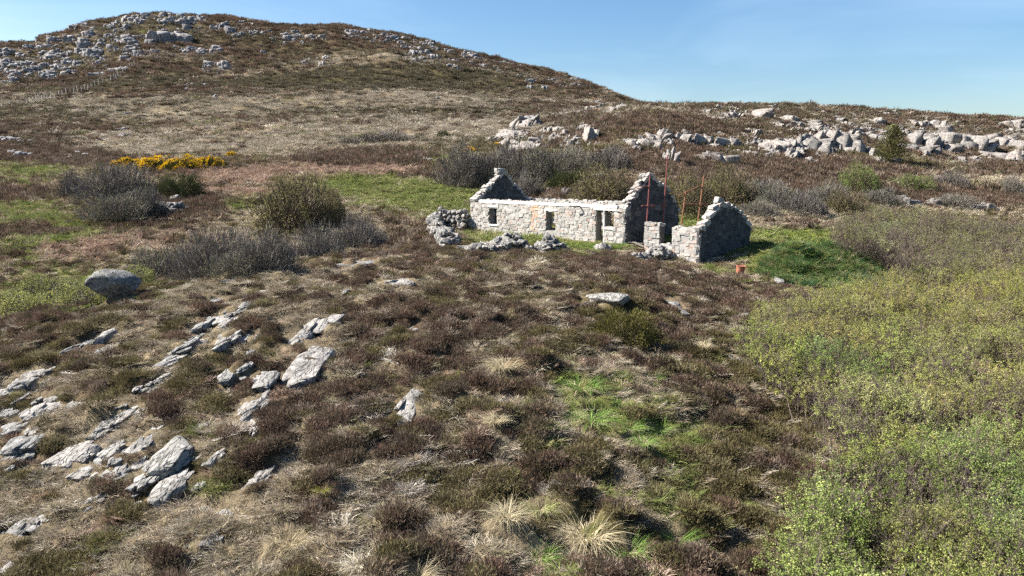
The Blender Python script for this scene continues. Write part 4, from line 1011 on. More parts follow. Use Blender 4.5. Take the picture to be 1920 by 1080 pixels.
# timber inside the door
X, Y, Z = H(13.3, 0.9, 0).x, H(13.3, 0.9, 0).y, None
for k, (u, v, ang, ln, lab) in enumerate([(13.2, 0.9, 0.5, 1.5, 'grey fallen plank lying just inside the cottage doorway'), (13.0, 1.15, 0.15, 1.2, 'second fallen plank crossing behind the first in the cottage doorway'), (15.05, 0.5, 0.6, 1.3, 'dark plank on the ground in the gap beside the cottage corner'), (15.25, 0.2, -0.3, 1.1, 'short dark plank nearest the outhouse pier')]):
    p = H(u, v, 0); g = float(ground(np.array([p.x]), np.array([p.y]))[0])
    o = box_part('plank', (-ln / 2, -0.09, -0.025), (ln / 2, 0.09, 0.025), M['timber'], None); o.location = (p.x, p.y, g + 0.16); o.rotation_euler = (0.1, -0.12 + 0.1 * k, -HA + ang)
    tag(o, lab, 'plank')

# orange tub
def lathe(name, prof_, mat, sides=20):
    v, f = [], []
    for (r_, z) in prof_:
        for k in range(sides):
            a = 2 * math.pi * k / sides; v.append((r_ * math.cos(a), r_ * math.sin(a), z))
    for i in range(len(prof_) - 1):
        for k in range(sides):
            a, b = i * sides + k, i * sides + (k + 1) % sides; f.append((a, b, b + sides, a + sides))
    f.append(tuple(range(sides))[::-1])
    me = bpy.data.meshes.new(name); me.from_pydata(v, [], f); me.materials.append(mat); me.update(); return me
X, Y, Z = hit(1387, 517)
FOOT.append((X, Y, 0.5, 0.6, 0)); tub = empty('plastic_tub', (X, Y, Z + 0.08)); tub.scale = (0.75, 0.75, 0.85); tub.rotation_euler = (0.12, 0.06, 0.3)
tag(tub, 'faded orange plastic tub standing in dry grass by the outhouse gable', 'tub')
link('bucket_body', lathe('bucket_body', [(0.24, 0), (0.27, 0.2), (0.30, 0.42), (0.305, 0.5), (0.28, 0.5), (0.27, 0.42), (0.22, 0.05), (0.0, 0.05)], M['orange']), tub)
link('rim', lathe('rim', [(0.30, 0.47), (0.335, 0.475), (0.335, 0.515), (0.30, 0.52), (0.28, 0.50), (0.30, 0.47)], M['orange']), tub)
link('handle', tube_mesh('handle', [(0.31 * math.cos(t), 0.05 + 0.12 * math.sin(t), 0.48 + 0.10 * math.sin(t)) for t in np.linspace(0, math.pi, 12)], 0.012, M['bracket'], 6), tub)

# fence on the far hillside
fence = None; FP = []
for (xa, ya, xb, yb, n) in [(4, 202, 50, 196, 4), (56, 193, 78, 189, 5), (84, 188, 96, 186, 3), (104, 185, 160, 172, 9), (165, 170, 215, 150, 8), (218, 148, 252, 124, 9)]:
    for k in range(n):
        t = k / max(1, n - 1); FP.append(hit(xa + (xb - xa) * t, ya + (yb - ya) * t))
fence = empty('wire_fence', FP[0]); tag(fence, 'line of leaning grey posts of a wire fence climbing the far hillside', 'fence')
bm = bmesh.new(); bmesh.ops.create_cone(bm, cap_ends=True, segments=6, radius1=0.10, radius2=0.08, depth=2.0, matrix=Matrix.Translation((0, 0, 0.9)))
pme = bpy.data.meshes.new('post'); bm.to_mesh(pme); bm.free(); pme.materials.append(M['post'])
for p in FP:
    o = link('post', pme, fence, (p[0] - FP[0][0], p[1] - FP[0][1], p[2] - FP[0][2]), (rr.uniform(-.12, .12), rr.uniform(-.12, .12), 0)); o.scale = (1, 1, rr.uniform(0.7, 1.15))
wv, wf = [], []
for hgt in (0.7, 1.35):
    for a, b in zip(FP[:-1], FP[1:]):
        i = len(wv); a_ = Vector(a) - Vector(FP[0]); b_ = Vector(b) - Vector(FP[0])
        for p in (a_, b_): wv += [(p.x, p.y, p.z + hgt - 0.012), (p.x, p.y, p.z + hgt + 0.012), (p.x, p.y + 0.02, p.z + hgt)]
        wf += [(i, i + 3, i + 4, i + 1), (i + 1, i + 4, i + 5, i + 2), (i + 2, i + 5, i + 3, i)]
wme = bpy.data.meshes.new('wire'); wme.from_pydata(wv, [], wf); wme.materials.append(M['bracket']); wme.update(); link('wire', wme, fence)

# ------------------------------------------------------------------ bushes
def lump(dirs, seed): return 0.95 + 0.42 * fbm(dirs[:, 0] * 1.0 + seed, dirs[:, 1] + dirs[:, 2] * 0.7, 0.7, 2, seed)
def bush_parts(seed, twigs, leavesn, leaf, upness=0.6, dense=False, spiky=False):
    r = np.random.default_rng(seed)
    def dome(n, inner):
        d = unit(r.normal(size=(n, 3))); d[:, 2] = np.abs(d[:, 2]) * 1.1 - 0.12; d = unit(d)
        rad = (inner + (1 - inner) * r.random(n) ** 0.6) * lump(d, seed)
        p = d * rad[:, None]; p[:, 2] = np.maximum(p[:, 2], 0.02)
        return p, d
    # main stems from the base
    ns = 46; ang = r.random(ns) * 6.283; lean = r.uniform(0.1, 1.0, ns)
    dd = unit(np.stack([np.cos(ang) * lean, np.sin(ang) * lean, np.full(ns, 0.8)], -1))
    st = ribbons(np.stack([np.cos(ang) * 0.12, np.sin(ang) * 0.12, np.zeros(ns) - 0.06], -1), dd, r.uniform(0.6, 0.95, ns), np.full(ns, 0.035), np.full(ns, 0.05), 4, r)
    p, d = dome(twigs, 0.35)
    dirs = unit(d * 0.7 + r.normal(size=d.shape) * 0.35 + np.array([0, 0, upness]))
    ln = r.uniform(0.12, 0.30, twigs)
    tw = ribbons(p - dirs * (ln * 0.6)[:, None], dirs, ln, r.uniform(0.007, 0.014, twigs), np.full(twigs, 0.0), 2, r)
    stems = join([st, tw])
    lf = None
    if leavesn:
        p, d = dome(leavesn, 0.55)
        # leaves come in clumps with gaps between
        g = fbm(p[:, 0] * 3 + seed, p[:, 1] * 3 + p[:, 2] * 2.2, 1.0, 2, seed + 3); p = p[g > -0.22] if not dense else p
        if spiky:
            n = len(p); dr = unit(unit(p) + r.normal(size=p.shape) * 0.5 + np.array([0, 0, 0.5])); lf = ribbons(p - dr * 0.05, dr, r.uniform(0.5, 1.2, n) * leaf, np.full(n, leaf * 0.22), np.zeros(n), 1, r)
        else: lf = leaves(p, r.uniform(0.7, 1.3, len(p)) * leaf, r)
    return stems, lf
BK = {}
def bush_kind(kind, i):
    if (kind, i) in BK: return BK[(kind, i)]
    sd = 600 + 20 * i + sum(map(ord, kind))
    P = dict(bare=(6500, 900, 0.030, 'twig_grey', 'leaf_grey'), greyleaf=(4800, 3800, 0.032, 'twig_grey', 'leaf_grey'), olive=(4200, 6500, 0.034, 'twig_brown', 'leaf_olive'), green=(2200, 7500, 0.042, 'twig_brown', 'leaf_green'),
             lime=(2200, 7000, 0.045, 'twig_grey', 'leaf_lime'), juniper=(900, 9000, 0.085, 'twig_brown', 'leaf_juniper'), dark=(900, 9000, 0.075, 'twig_brown', 'leaf_dark'), gorse=(900, 8000, 0.075, 'twig_brown', 'leaf_dark'))[kind]
    st, lf = bush_parts(sd, P[0], P[1], P[2], 0.75 if kind in ('bare', 'greyleaf') else 0.5, kind in ('dark', 'gorse', 'juniper'), kind in ('dark', 'gorse', 'juniper'))
    ms = mesh_np('stems', st[0], [st[1]], M[P[3]], {'bv': st[2]}); ml = mesh_np('foliage', lf[0], [lf[1]], M[P[4]], {'bv': lf[2]})
    mf = None
    if kind == 'gorse':
        r = np.random.default_rng(sd + 5); n = 4200; d = unit(r.normal(size=(n, 3))); d[:, 2] = np.abs(d[:, 2]); d = unit(d)
        p = d * (lump(d, sd) * r.uniform(0.93, 1.04, n))[:, None]; g = fbm(p[:, 0] * 3, p[:, 1] * 3 + p[:, 2] * 3, 1.0, 2, sd + 8); p = p[(g > -0.02)]
        f = leaves(p, r.uniform(0.04, 0.075, len(p)), r, 0, None, 0.9); mf = mesh_np('blossom', f[0], [f[1]], M['gorse_flower'], {'bv': f[2]})
    BK[(kind, i)] = (ms, ml, mf); return BK[(kind, i)]
def bush(name, kind, px, py, w, h, label, cat='bush', group=None, deep=0.8):
    """py is the foot of the bush"""
    X, Y, Z = hit(px, py); D = dist_of(X, Y, Z); s = w / FPX * D / 2; hz = h / FPX * D
    root = empty(name, (X, Y + s * deep * 0.5, float(ground(np.array([X]), np.array([Y + s * deep * 0.5]))[0]) - 0.05 * hz), rr.uniform(0, 6.28)); tag(root, label, cat, group)
    ms, ml, mf = bush_kind(kind, rr.randrange(3))
    sc = (s * 0.95, s * 0.95 * (deep if deep > 0.9 else 0.9), hz * 0.95)
    link('stems', ms, root, None, None, sc); link('foliage', ml, root, None, None, sc)
    if mf: link('blossom', mf, root, None, None, sc)
    return root
BUSHES = [
 ('willow_bush','olive',548,438,205,116,'large round olive-brown bush standing alone left of the cottage'),
 ('willow_bush','olive',622,425,70,78,'narrower olive bush joined to the right side of the large round bush'),
 ('willow_bush','bare',205,372,190,66,'wide bare purple-grey willow bush below the flowering gorse'),
 ('willow_bush','bare',130,370,70,52,'small bare grey willow at the left end of the purple-grey bush'),
 ('willow_bush','greyleaf',215,418,170,56,'low grey-green willow in front of the purple-grey bush'),
 ('willow_bush','bare',272,404,80,54,'bare grey willow between the low grey-green willow and the dark evergreen'),
 ('evergreen_bush','dark',354,374,66,52,'rounded dark evergreen bush right of the gorse'),
 ('evergreen_bush','dark',316,372,60,44,'brownish evergreen bush at the left side of the rounded dark one'),
 ('willow_bush','greyleaf',290,520,140,64,'greyish green willow at the left end of the scrub belt behind the knoll'),
 ('willow_bush','bare',395,522,190,98,'bare grey willow with purple twigs in the left part of the scrub belt'),
 ('willow_bush','bare',492,510,160,92,'dense bare grey willow in the middle of the scrub belt'),
 ('willow_bush','greyleaf',440,524,150,50,'olive-tinged low willow at the front of the scrub belt'),
 ('willow_bush','bare',585,490,150,84,'bare grey willow in front of the large round bush'),
 ('willow_bush','bare',668,466,150,74,'bare grey willow at the right end of the scrub belt'),
 ('willow_bush','lime',40,596,160,60,'yellow-green leafy bush at the far left edge below the knoll crest'),
 ('willow_bush','lime',140,575,150,52,'yellow-green leafy bush left of the great boulder'),
 ('willow_bush','lime',235,545,120,44,'yellow-green leafy bush behind the great boulder'),
 ('willow_bush','lime',75,560,150,44,'upper yellow-green bush behind the leftmost leafy bushes'),
 ('gorse_bush','gorse',238,314,62,22,'leftmost yellow flowering gorse bush at the foot of the hill'),
 ('gorse_bush','gorse',285,320,80,30,'large yellow flowering gorse bush in the left of the gorse row'),
 ('gorse_bush','gorse',338,322,84,30,'large yellow flowering gorse bush in the middle of the gorse row'),
 ('gorse_bush','gorse',388,316,56,26,'yellow flowering gorse bush at the right end of the gorse row'),
 ('gorse_bush','gorse',432,297,30,13,'small separate gorse bush up to the right of the gorse row'),
 ('gorse_bush','gorse',880,289,34,12,'small yellow gorse bush behind the cottage, left of the ridge rocks'),
 ('gorse_bush','gorse',932,276,22,10,'tiny orange gorse bush at the left end of the ridge rocks'),
 ('willow_bush','bare',720,268,150,24,'wide low grey willow in the hollow at the foot of the far hill'),
 ('willow_bush','greyleaf',655,272,60,18,'small grey-green willow left of the low willow in the hollow'),
 ('heather_bush','dark',832,258,30,14,'dark round heather bush in the hollow right of the grey willow'),
 ('willow_bush','bare',872,350,150,80,'bare purple-grey bush behind the left gable'),
 ('willow_bush','bare',945,345,130,78,'bare grey bush rising right behind the left gable peak'),
 ('willow_bush','greyleaf',1015,345,140,76,'grey-green bush behind the cottage, right of the left gable'),
 ('willow_bush','greyleaf',1080,325,120,56,'green-tinged bush below the ridge rocks behind the cottage'),
 ('willow_bush','bare',1145,320,130,48,'wide bare grey bush below the ridge rocks, behind the middle gable'),
 ('willow_bush','bare',990,372,70,52,'slender grey bush just beyond the rear wall of the cottage'),
 ('evergreen_bush','dark',1065,352,100,34,'low dark green evergreen spreading behind the cottage'),
 ('willow_bush','olive',1135,386,150,76,'olive-grey bush filling the space behind the front wall near the middle gable'),
 ('willow_bush','olive',1300,405,120,86,'olive-grey bush seen through the rusty scaffold frame'),
 ('willow_bush','olive',1375,388,150,74,'olive bush behind the peak of the outhouse gable'),
 ('willow_bush','green',1352,368,60,40,'fresh green bush between the olive bushes behind the outhouse'),
 ('evergreen_bush','dark',1435,382,60,34,'dark green bush at the right of the olive bushes behind the outhouse'),
 ('willow_bush','greyleaf',1475,392,130,56,'pale grey-green bush right of the outhouse, below brown heather'),
 ('willow_bush','green',1622,362,110,56,'green bush below the lone conifer'),
 ('willow_bush','greyleaf',1555,385,110,50,'grey-green bush left of the green bush below the conifer'),
 ('willow_bush','green',1722,358,100,32,'low green bush right of the conifer foot'),
 ('willow_bush','bare',1790,352,90,30,'low grey bush at the right of the conifer, on the slope'),
 ('willow_bush','greyleaf',1905,365,60,40,'grey-green bush at the right edge under the ridge'),
 ('willow_bush','greyleaf',1425,408,90,40,'grey-green bush beside the outhouse gable, on the tan grass'),
 ('willow_bush','bare',1515,404,110,46,'bare grey bush between the outhouse and the right thicket'),
 ('willow_bush','olive',1590,402,110,44,'olive bush at the upper left corner of the grey thicket'),
 ('willow_bush','greyleaf',1660,388,110,36,'low grey-green bush above the left of the grey thicket'),
 ('willow_bush','olive',1262,392,80,56,'olive bush just right of the middle gable foot'),
 ('willow_bush','bare',1440,372,100,36,'bare low bush under the brown heather behind the outhouse'),
 ('willow_bush','greyleaf',1800,392,130,30,'long low grey-green bush below the flat pale slabs at the right'),
 ('juniper_bush','juniper',1178,648,150,62,'olive-topped dark juniper mound in the heather before the cottage'),
]
for b in BUSHES: bush(*b)

# lone conifer
def conifer(px, py, w, h, label):
    X, Y, Z = hit(px, py); D = dist_of(X, Y, Z); s = w / FPX * D / 2; hz = h / FPX * D
    root = empty('conifer_tree', (X, Y, Z - 0.1)); tag(root, label, 'tree'); r = np.random.default_rng(77)
    tv = tube_mesh('trunk', [(0, 0, 0), (0.03, 0, hz * 0.5), (0.0, 0, hz * 0.98)], 0.07, M['twig_brown']); link('trunk', tv, root)
    parts, tw = [], []
    for k in range(120):
        t = (k + r.random()) / 120; z = hz * (0.04 + 0.94 * t); L = s * (1 - t) ** 0.75 * r.uniform(0.6, 1.15) + 0.08; a = r.random() * 6.283
        d = np.array([math.cos(a), math.sin(a), 0.25 + 0.5 * t]); d = d / np.linalg.norm(d)
        n = int(18 + 60 * L / s); tt = r.random(n) ** 0.7; p = np.array([0, 0, z]) + d * (L * tt)[:, None] + r.normal(size=(n, 3)) * 0.10 * s * 0.5
        dr = unit(d + r.normal(size=(n, 3)) * 0.6 + np.array([0, 0, 0.25])); parts.append(ribbons(p, dr, r.uniform(0.15, 0.32, n), np.full(n, 0.06), np.zeros(n), 1, r))
        tw.append(ribbons(np.array([[0, 0, z]]), d[None], np.array([L]), np.array([0.04]), np.zeros(1), 2, r))
    v, q, b = join(parts); link('crown', mesh_np('crown', v, [q], M['leaf_spruce'], {'bv': b}), root)
    v, q, b = join(tw); link('branches', mesh_np('branches', v, [q], M['twig_brown'], {'bv': b}), root)
conifer(1672, 310, 84, 74, 'lone wind-bent conifer standing on the ridge slope at the right')

# ------------------------------------------------------------------ ground cover: plants nobody could count
def kit(name, meshes):
    c = bpy.data.collections.new(name)
    for i, me in enumerate(meshes):
        o = bpy.data.objects.new('%s_%02d' % (name, i), me); c.objects.link(o)
    return c
def gn_tree(coll):
    t = bpy.data.node_groups.new('scatter_' + coll.name, 'GeometryNodeTree')
    t.interface.new_socket('Geometry', in_out='INPUT', socket_type='NodeSocketGeometry'); t.interface.new_socket('Geometry', in_out='OUTPUT', socket_type='NodeSocketGeometry')
    i = t.nodes.new('NodeGroupInput'); o = t.nodes.new('NodeGroupOutput')
    ci = t.nodes.new('GeometryNodeCollectionInfo'); ci.inputs[0].default_value = coll; ci.inputs['Separate Children'].default_value = True; ci.inputs['Reset Children'].default_value = True
    ip = t.nodes.new('GeometryNodeInstanceOnPoints'); ip.inputs['Pick Instance'].default_value = True
    def na(nm, ty):
        n = t.nodes.new('GeometryNodeInputNamedAttribute'); n.data_type = ty; n.inputs[0].default_value = nm; return n.outputs[0]
    L = t.links.new
    L(i.outputs[0], ip.inputs['Points']); L(ci.outputs[0], ip.inputs['Instance']); L(na('vid', 'INT'), ip.inputs['Instance Index'])
    L(na('rot', 'FLOAT_VECTOR'), ip.inputs['Rotation']); L(na('scl', 'FLOAT_VECTOR'), ip.inputs['Scale']); L(ip.outputs[0], o.inputs[0])
    return t
def scatter(name, coll, P, rot, scl, tint, label, nv, rng):
    n = len(P); me = bpy.data.meshes.new(name); me.vertices.add(n); me.vertices.foreach_set('co', P.astype(np.float32).ravel())
    def a(nm, ty, fld, arr):
        t = me.attributes.new(nm, ty, 'POINT'); t.data.foreach_set(fld, arr)
    a('vid', 'INT', 'value', rng.integers(0, nv, n).astype(np.int32)); a('rot', 'FLOAT_VECTOR', 'vector', rot.astype(np.float32).ravel())
    a('scl', 'FLOAT_VECTOR', 'vector', scl.astype(np.float32).ravel()); a('tint', 'FLOAT_COLOR', 'color', np.concatenate([tint, np.ones((n, 1))], 1).astype(np.float32).ravel())
    me.update(); o = link(name, me); mo = o.modifiers.new('scatter', 'NODES'); mo.node_group = gn_tree(coll)
    return tag(o, label, None, None, 'stuff')

kr = np.random.default_rng(99)
def heather_clump(n, ln, wd, seed):
    r = np.random.default_rng(seed)
    d = unit(r.normal(size=(n, 3))); d[:, 2] = np.abs(d[:, 2]); 
    p = d * np.array([0.30, 0.30, 0.20]) * (r.uniform(0.45, 1.0, n) * (1 + 0.3 * fbm(d[:, 0] + seed, d[:, 1], 0.8, 2, seed)))[:, None]
    dr = unit(d * 0.6 + r.normal(size=(n, 3)) * 0.4 + np.array([0, 0, 0.7])); L = r.uniform(0.6, 1.3, n) * ln
    return ribbons(p - dr * (L * 0.5)[:, None], dr, L, np.full(n, wd) * r.uniform(0.7, 1.3, n), np.zeros(n), 1, r)
def grass_clump(n, rad, lmin, lmax, wd, lean, droop, seed):
    r = np.random.default_rng(seed); a = r.random(n) * 6.283; q = np.sqrt(r.random(n)) * rad
    b = np.stack([np.cos(a) * q, np.sin(a) * q, np.full(n, -0.02)], -1); a2 = a + r.normal(size=n) * 0.7; le = lean * r.uniform(0.3, 1.3, n)
    d = unit(np.stack([np.cos(a2) * le, np.sin(a2) * le, np.ones(n)], -1))
    return ribbons(b, d, r.uniform(lmin, lmax, n), np.full(n, wd) * r.uniform(0.6, 1.3, n), droop * r.uniform(0.4, 1.2, n), 3, r)
def mk(nm, parts): return mesh_np(nm, parts[0], [parts[1]], M['cover'], {'bv': parts[2]})
K_H = kit('heather_plant', [mk('heather_plant', heather_clump(380, 0.07, 0.014, 10 + i)) for i in range(6)])
K_M = kit('mat_grass', [mk('mat_grass', grass_clump(150, 0.28, 0.08, 0.19, 0.012, 1.7, 0.5, 30 + i)) for i in range(6)])
K_T = kit('tuft_grass', [mk('tuft_grass', grass_clump(110, 0.10, 0.18, 0.36, 0.009, 0.7, 0.45, 50 + i)) for i in range(5)])
K_HF = kit('heath_far', [mk('heath_far', heather_clump(110, 0.14, 0.03, 70 + i)) for i in range(5)])
K_MF = kit('grass_far', [mk('grass_far', grass_clump(70, 0.28, 0.12, 0.26, 0.022, 1.3, 0.4, 90 + i)) for i in range(5)])

def in_foot(X, Y, grow=1.02):
    bad = np.zeros(len(X), bool)
    for (fx, fy, rx, ry, rz) in FOOT:
        m = (np.abs(X - fx) < grow * max(rx, ry)) & (np.abs(Y - fy) < grow * max(rx, ry))
        if not m.any(): continue
        idx = np.where(m)[0]; dx, dy = X[idx] - fx, Y[idx] - fy; c, s = math.cos(-rz), math.sin(-rz)
        u, v = dx * c - dy * s, dx * s + dy * c
        bad[idx] |= (u / (rx * grow)) ** 2 + (v / (ry * grow)) ** 2 < 1
    return bad
# single tussocks one can point at
TU = [mk('blades', grass_clump(300, 0.20, 0.20, 0.60, 0.010, 0.9, 0.75, 500 + i)) for i in range(4)]
def tuss_mat(name, col): return leaf_material(name, col, 0.45, 0.3)
TM = {'green': tuss_mat('green_tussock', (0.155, 0.25, 0.058)), 'straw': tuss_mat('straw_tussock', (0.46, 0.40, 0.27)), 'mixed': tuss_mat('mixed_tussock', (0.29, 0.31, 0.12)), 'moss': tuss_mat('moss_tussock', (0.20, 0.20, 0.035)), 'white': tuss_mat('bleached_tussock', (0.55, 0.51, 0.43))}
for (px, py, w, kind, lab) in [(1092,712,70,'green','bright green tussock highest of those in the lower centre'),(1108,770,80,'green','broad green tussock beside the straw tuft in the lower centre'),(1165,750,40,'green','small green tussock right of the broad one'),(1180,790,56,'green','green tussock between the broad one and the two at the right'),
    (1236,795,54,'green','spiky green tussock near the right of the tussock group'),(1207,820,44,'green','small green tussock below the spiky one'),(1290,800,44,'mixed','yellowish tussock at the right end of the tussock group'),(945,668,80,'straw','straw tussock with long pale blades in heather above the centre'),
    (1100,975,130,'straw','largest pale straw tussock spraying long blades at the bottom centre'),(1012,935,80,'mixed','green and straw tussock left of the largest straw one'),(950,945,90,'straw','thin straw tussock at the left of the bottom centre group'),(1012,1030,70,'green','dark green tussock at the bottom edge, left of the largest straw one'),
    (1180,1015,80,'green','green tussock at the bottom right of the largest straw one'),(1270,1000,70,'green','green tussock near the bottom by the thicket'),(1225,705,34,'green','small green tussock in heather by the right path'),(685,962,44,'moss','yellow-green mossy tussock in the bottom left centre'),
    (605,910,40,'moss','yellow mossy tussock above the mossy one at the bottom'),(675,1042,80,'white','bleached white tussock at the bottom edge'),(1075,770,50,'straw','straw tuft hugging the left side of the broad green tussock'),(540,1000,90,'straw','straw tussock with blown blades at the bottom left centre'),(785,1060,90,'straw','straw tussock at the bottom edge below the centre'),
    (1320,640,40,'straw','straw tussock beside the heather near the right path'),(960,880,34,'green','tiny green tussock in heather below the centre'),(1140,660,40,'straw','short straw tussock below the juniper mound'),(930,775,56,'straw','reddish straw tussock at the very centre of the lower half')]:
    X, Y, Z = hit(px, py + w * 0.25); s = w / FPX * dist_of(X, Y, Z) / (0.62 if kind == 'green' else 0.78); FOOT.append((X, Y, 0.34 * s, 0.34 * s, 0))
    root = empty('grass_tussock', (X, Y, Z), rr.uniform(0, 6.28)); tag(root, lab, 'tussock')
    me = rr.choice(TU).copy(); me.materials.clear(); me.materials.append(TM[kind]); link('blades', me, root, None, None, (s, s, s * rr.uniform(0.8, 1.1)))
    me2 = TU[0].copy(); me2.materials.clear(); me2.materials.append(TM['straw']); link('dead_blades', me2, root, (0, 0, 0), (0, 0, 2.0), (s * 0.85, s * 0.85, s * 0.45))

def walls_mask(X, Y):
    U, V = house_local(X, Y)
    w = ((V > -0.15) & (V < 0.75) & (((U > -0.1) & (U < L1 + .1)) | ((U > 15.7) & (U < LA + .1)))) | ((V > WID - .7) & (V < WID + .1) & (U > -0.1) & (U < L1 + .1))
    for u0, u1 in ((-0.1, 0.75), (L1 - 0.75, L1 + 0.12), (LA - 0.7, LA + 0.12)): w |= (U > u0) & (U < u1) & (V > -0.1) & (V < WID + 0.1)
    return w
def band(y0, y1, n, rng):
    Y = np.sqrt(rng.random(n) * (y1 * y1 - y0 * y0) + y0 * y0); X = rng.uniform(-0.80, 0.80, n) * Y
    return X, Y
BANDS = [(7.5, 14, 11000, 0.85), (14, 28, 25000, 0.95), (28, 48, 22000, 1.2), (48, 80, 24000, 1.8), (80, 140, 32000, 2.6), (140, 250, 26000, 4.6), (250, 400, 18000, 6.5)]
acc = {k: [] for k in ('H', 'M', 'T', 'HF', 'MF')}
for (y0, y1, n, sz) in BANDS:
    X, Y = band(y0, y1, n, RNG); ok = ~(in_foot(X, Y) | walls_mask(X, Y)); X, Y = X[ok], Y[ok]; Z = ground(X, Y); n = len(X)
    S = cover_weights(X, Y, Z) * 1.6 - np.log(-np.log(RNG.random((n, 6)) + 1e-12) + 1e-12) * 0.75
    c = S.argmax(1); tint = np.zeros((n, 3))
    for k in range(6):
        pal = np.array(PAL[k]); m = c == k; tint[m] = pal[RNG.integers(0, len(pal), m.sum())]
    tint *= RNG.uniform(0.75, 1.3, (n, 1)) * np.where(((c == 1) & (Y < 40))[:, None], 0.86, 1.0)
    sc = sz * RNG.uniform(0.6, 1.35, n) * np.where(np.isin(c, (0, 4)), 1.0, 0.95)
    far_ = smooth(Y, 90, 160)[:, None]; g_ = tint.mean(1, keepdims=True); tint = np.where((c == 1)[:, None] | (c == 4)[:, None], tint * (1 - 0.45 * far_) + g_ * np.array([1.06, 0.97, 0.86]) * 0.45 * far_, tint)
    sc3 = np.stack([sc, sc, sc * np.where(c == 0, 1.15, 1.0) * RNG.uniform(0.7, 1.2, n) * (0.85 if y0 > 40 else 1.0) * (0.6 if y0 > 130 else 1.0)], -1)
    sc3[in_foot(X, Y, 1.5)] *= 0.55
    if y0 < 45: sc3[:, 2] *= 0.8
    rot = np.stack([RNG.normal(size=n) * 0.16, RNG.normal(size=n) * 0.16, RNG.random(n) * 6.283], -1)
    heathy = np.isin(c, (0, 4)); tuft = ~heathy & (RNG.random(n) < np.where(c == 2, 0.35, 0.12))
    for key, m in (('H', heathy & (y0 < 45)), ('HF', heathy & (y0 > 45)), ('T', tuft & (y0 < 45)), ('M', ~heathy & ~tuft & (y0 < 45)), ('MF', ~heathy & (y0 > 45))):
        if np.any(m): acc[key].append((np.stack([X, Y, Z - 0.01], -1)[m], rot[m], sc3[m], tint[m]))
for key, coll, nv, nm, lab in (('H', K_H, 6, 'heather_cover', 'dark brown heather carpeting the foreground knoll'), ('HF', K_HF, 5, 'hill_heather_cover', 'dark heather spread over the far hill and ridge'),
                               ('M', K_M, 6, 'moor_grass', 'matted tan and green moor grass on the foreground knoll'), ('T', K_T, 5, 'tuft_grass_cover', 'thin straw and green grass tufts across the knoll'), ('MF', K_MF, 5, 'hill_grass', 'tan grass covering the valley and the far hill')):
    P, ro, sc, ti = (np.concatenate([q[i] for q in acc[key]]) for i in range(4))
    scatter(nm, coll, P, ro, sc, ti, lab, nv, RNG); print(nm, len(P))

# ------------------------------------------------------------------ willow thickets on the right
def shoot(seed, nt, nl, leaf):
    r = np.random.default_rng(seed); parts_t, pts = [], []
    ns = 6; a = r.random(ns) * 6.283; d = unit(np.stack([np.cos(a) * 0.35, np.sin(a) * 0.35, np.ones(ns)], -1)); b = np.stack([np.cos(a) * 0.07, np.sin(a) * 0.07, np.zeros(ns)], -1); L = r.uniform(0.6, 1.0, ns)
    parts_t.append(ribbons(b, d, L, np.full(ns, 0.014), np.zeros(ns), 3, r))
    k = r.integers(0, ns, nt); t = r.uniform(0.25, 0.98, nt); p = b[k] + d[k] * (L[k] * t)[:, None]
    dr = unit(d[k] * 0.8 + r.normal(size=(nt, 3)) * 0.45); tl = r.uniform(0.10, 0.24, nt); parts_t.append(ribbons(p, dr, tl, np.full(nt, 0.008), np.zeros(nt), 1, r))
    tips = np.where(t > 0.5)[0]; tips = tips[r.permutation(len(tips))[:max(3, nl // 16)]]       # leaves crowd at the shoot tips
    j = tips[r.integers(0, len(tips), nl)]; q = p[j] + dr[j] * (tl[j] * r.uniform(0.45, 1.1, nl))[:, None] + r.normal(size=(nl, 3)) * 0.026
    return join(parts_t), leaves(q, r.uniform(0.7, 1.3, nl) * leaf, r)
def two(nm, st, lf):
    me = mesh_np(nm, np.concatenate([st[0], lf[0]]), [st[1], lf[1] + len(st[0])], M['twig_thicket'], {'bv': np.concatenate([st[2], lf[2]])}); me.materials.append(M['thicket_leaf'])
    mi = np.concatenate([np.zeros(len(st[1]), np.int32), np.ones(len(lf[1]), np.int32)]); me.polygons.foreach_set('material_index', mi); return me
K_L = kit('leafy_shoot', [two('leafy_shoot', *shoot(200 + i, 40, 230, 0.034)) for i in range(5)])
K_B = kit('bare_shoot', [two('bare_shoot', *shoot(220 + i, 90, 40, 0.030)) for i in range(5)])
def in_poly(px, py, poly):
    r = np.zeros(len(px), bool); j = len(poly) - 1
    for i in range(len(poly)):
        (xi, yi), (xj, yj) = poly[i], poly[j]
        c = ((yi > py) != (yj > py)) & (px < (xj - xi) * (py - yi) / (yj - yi + 1e-9) + xi); r ^= c; j = i
    return r
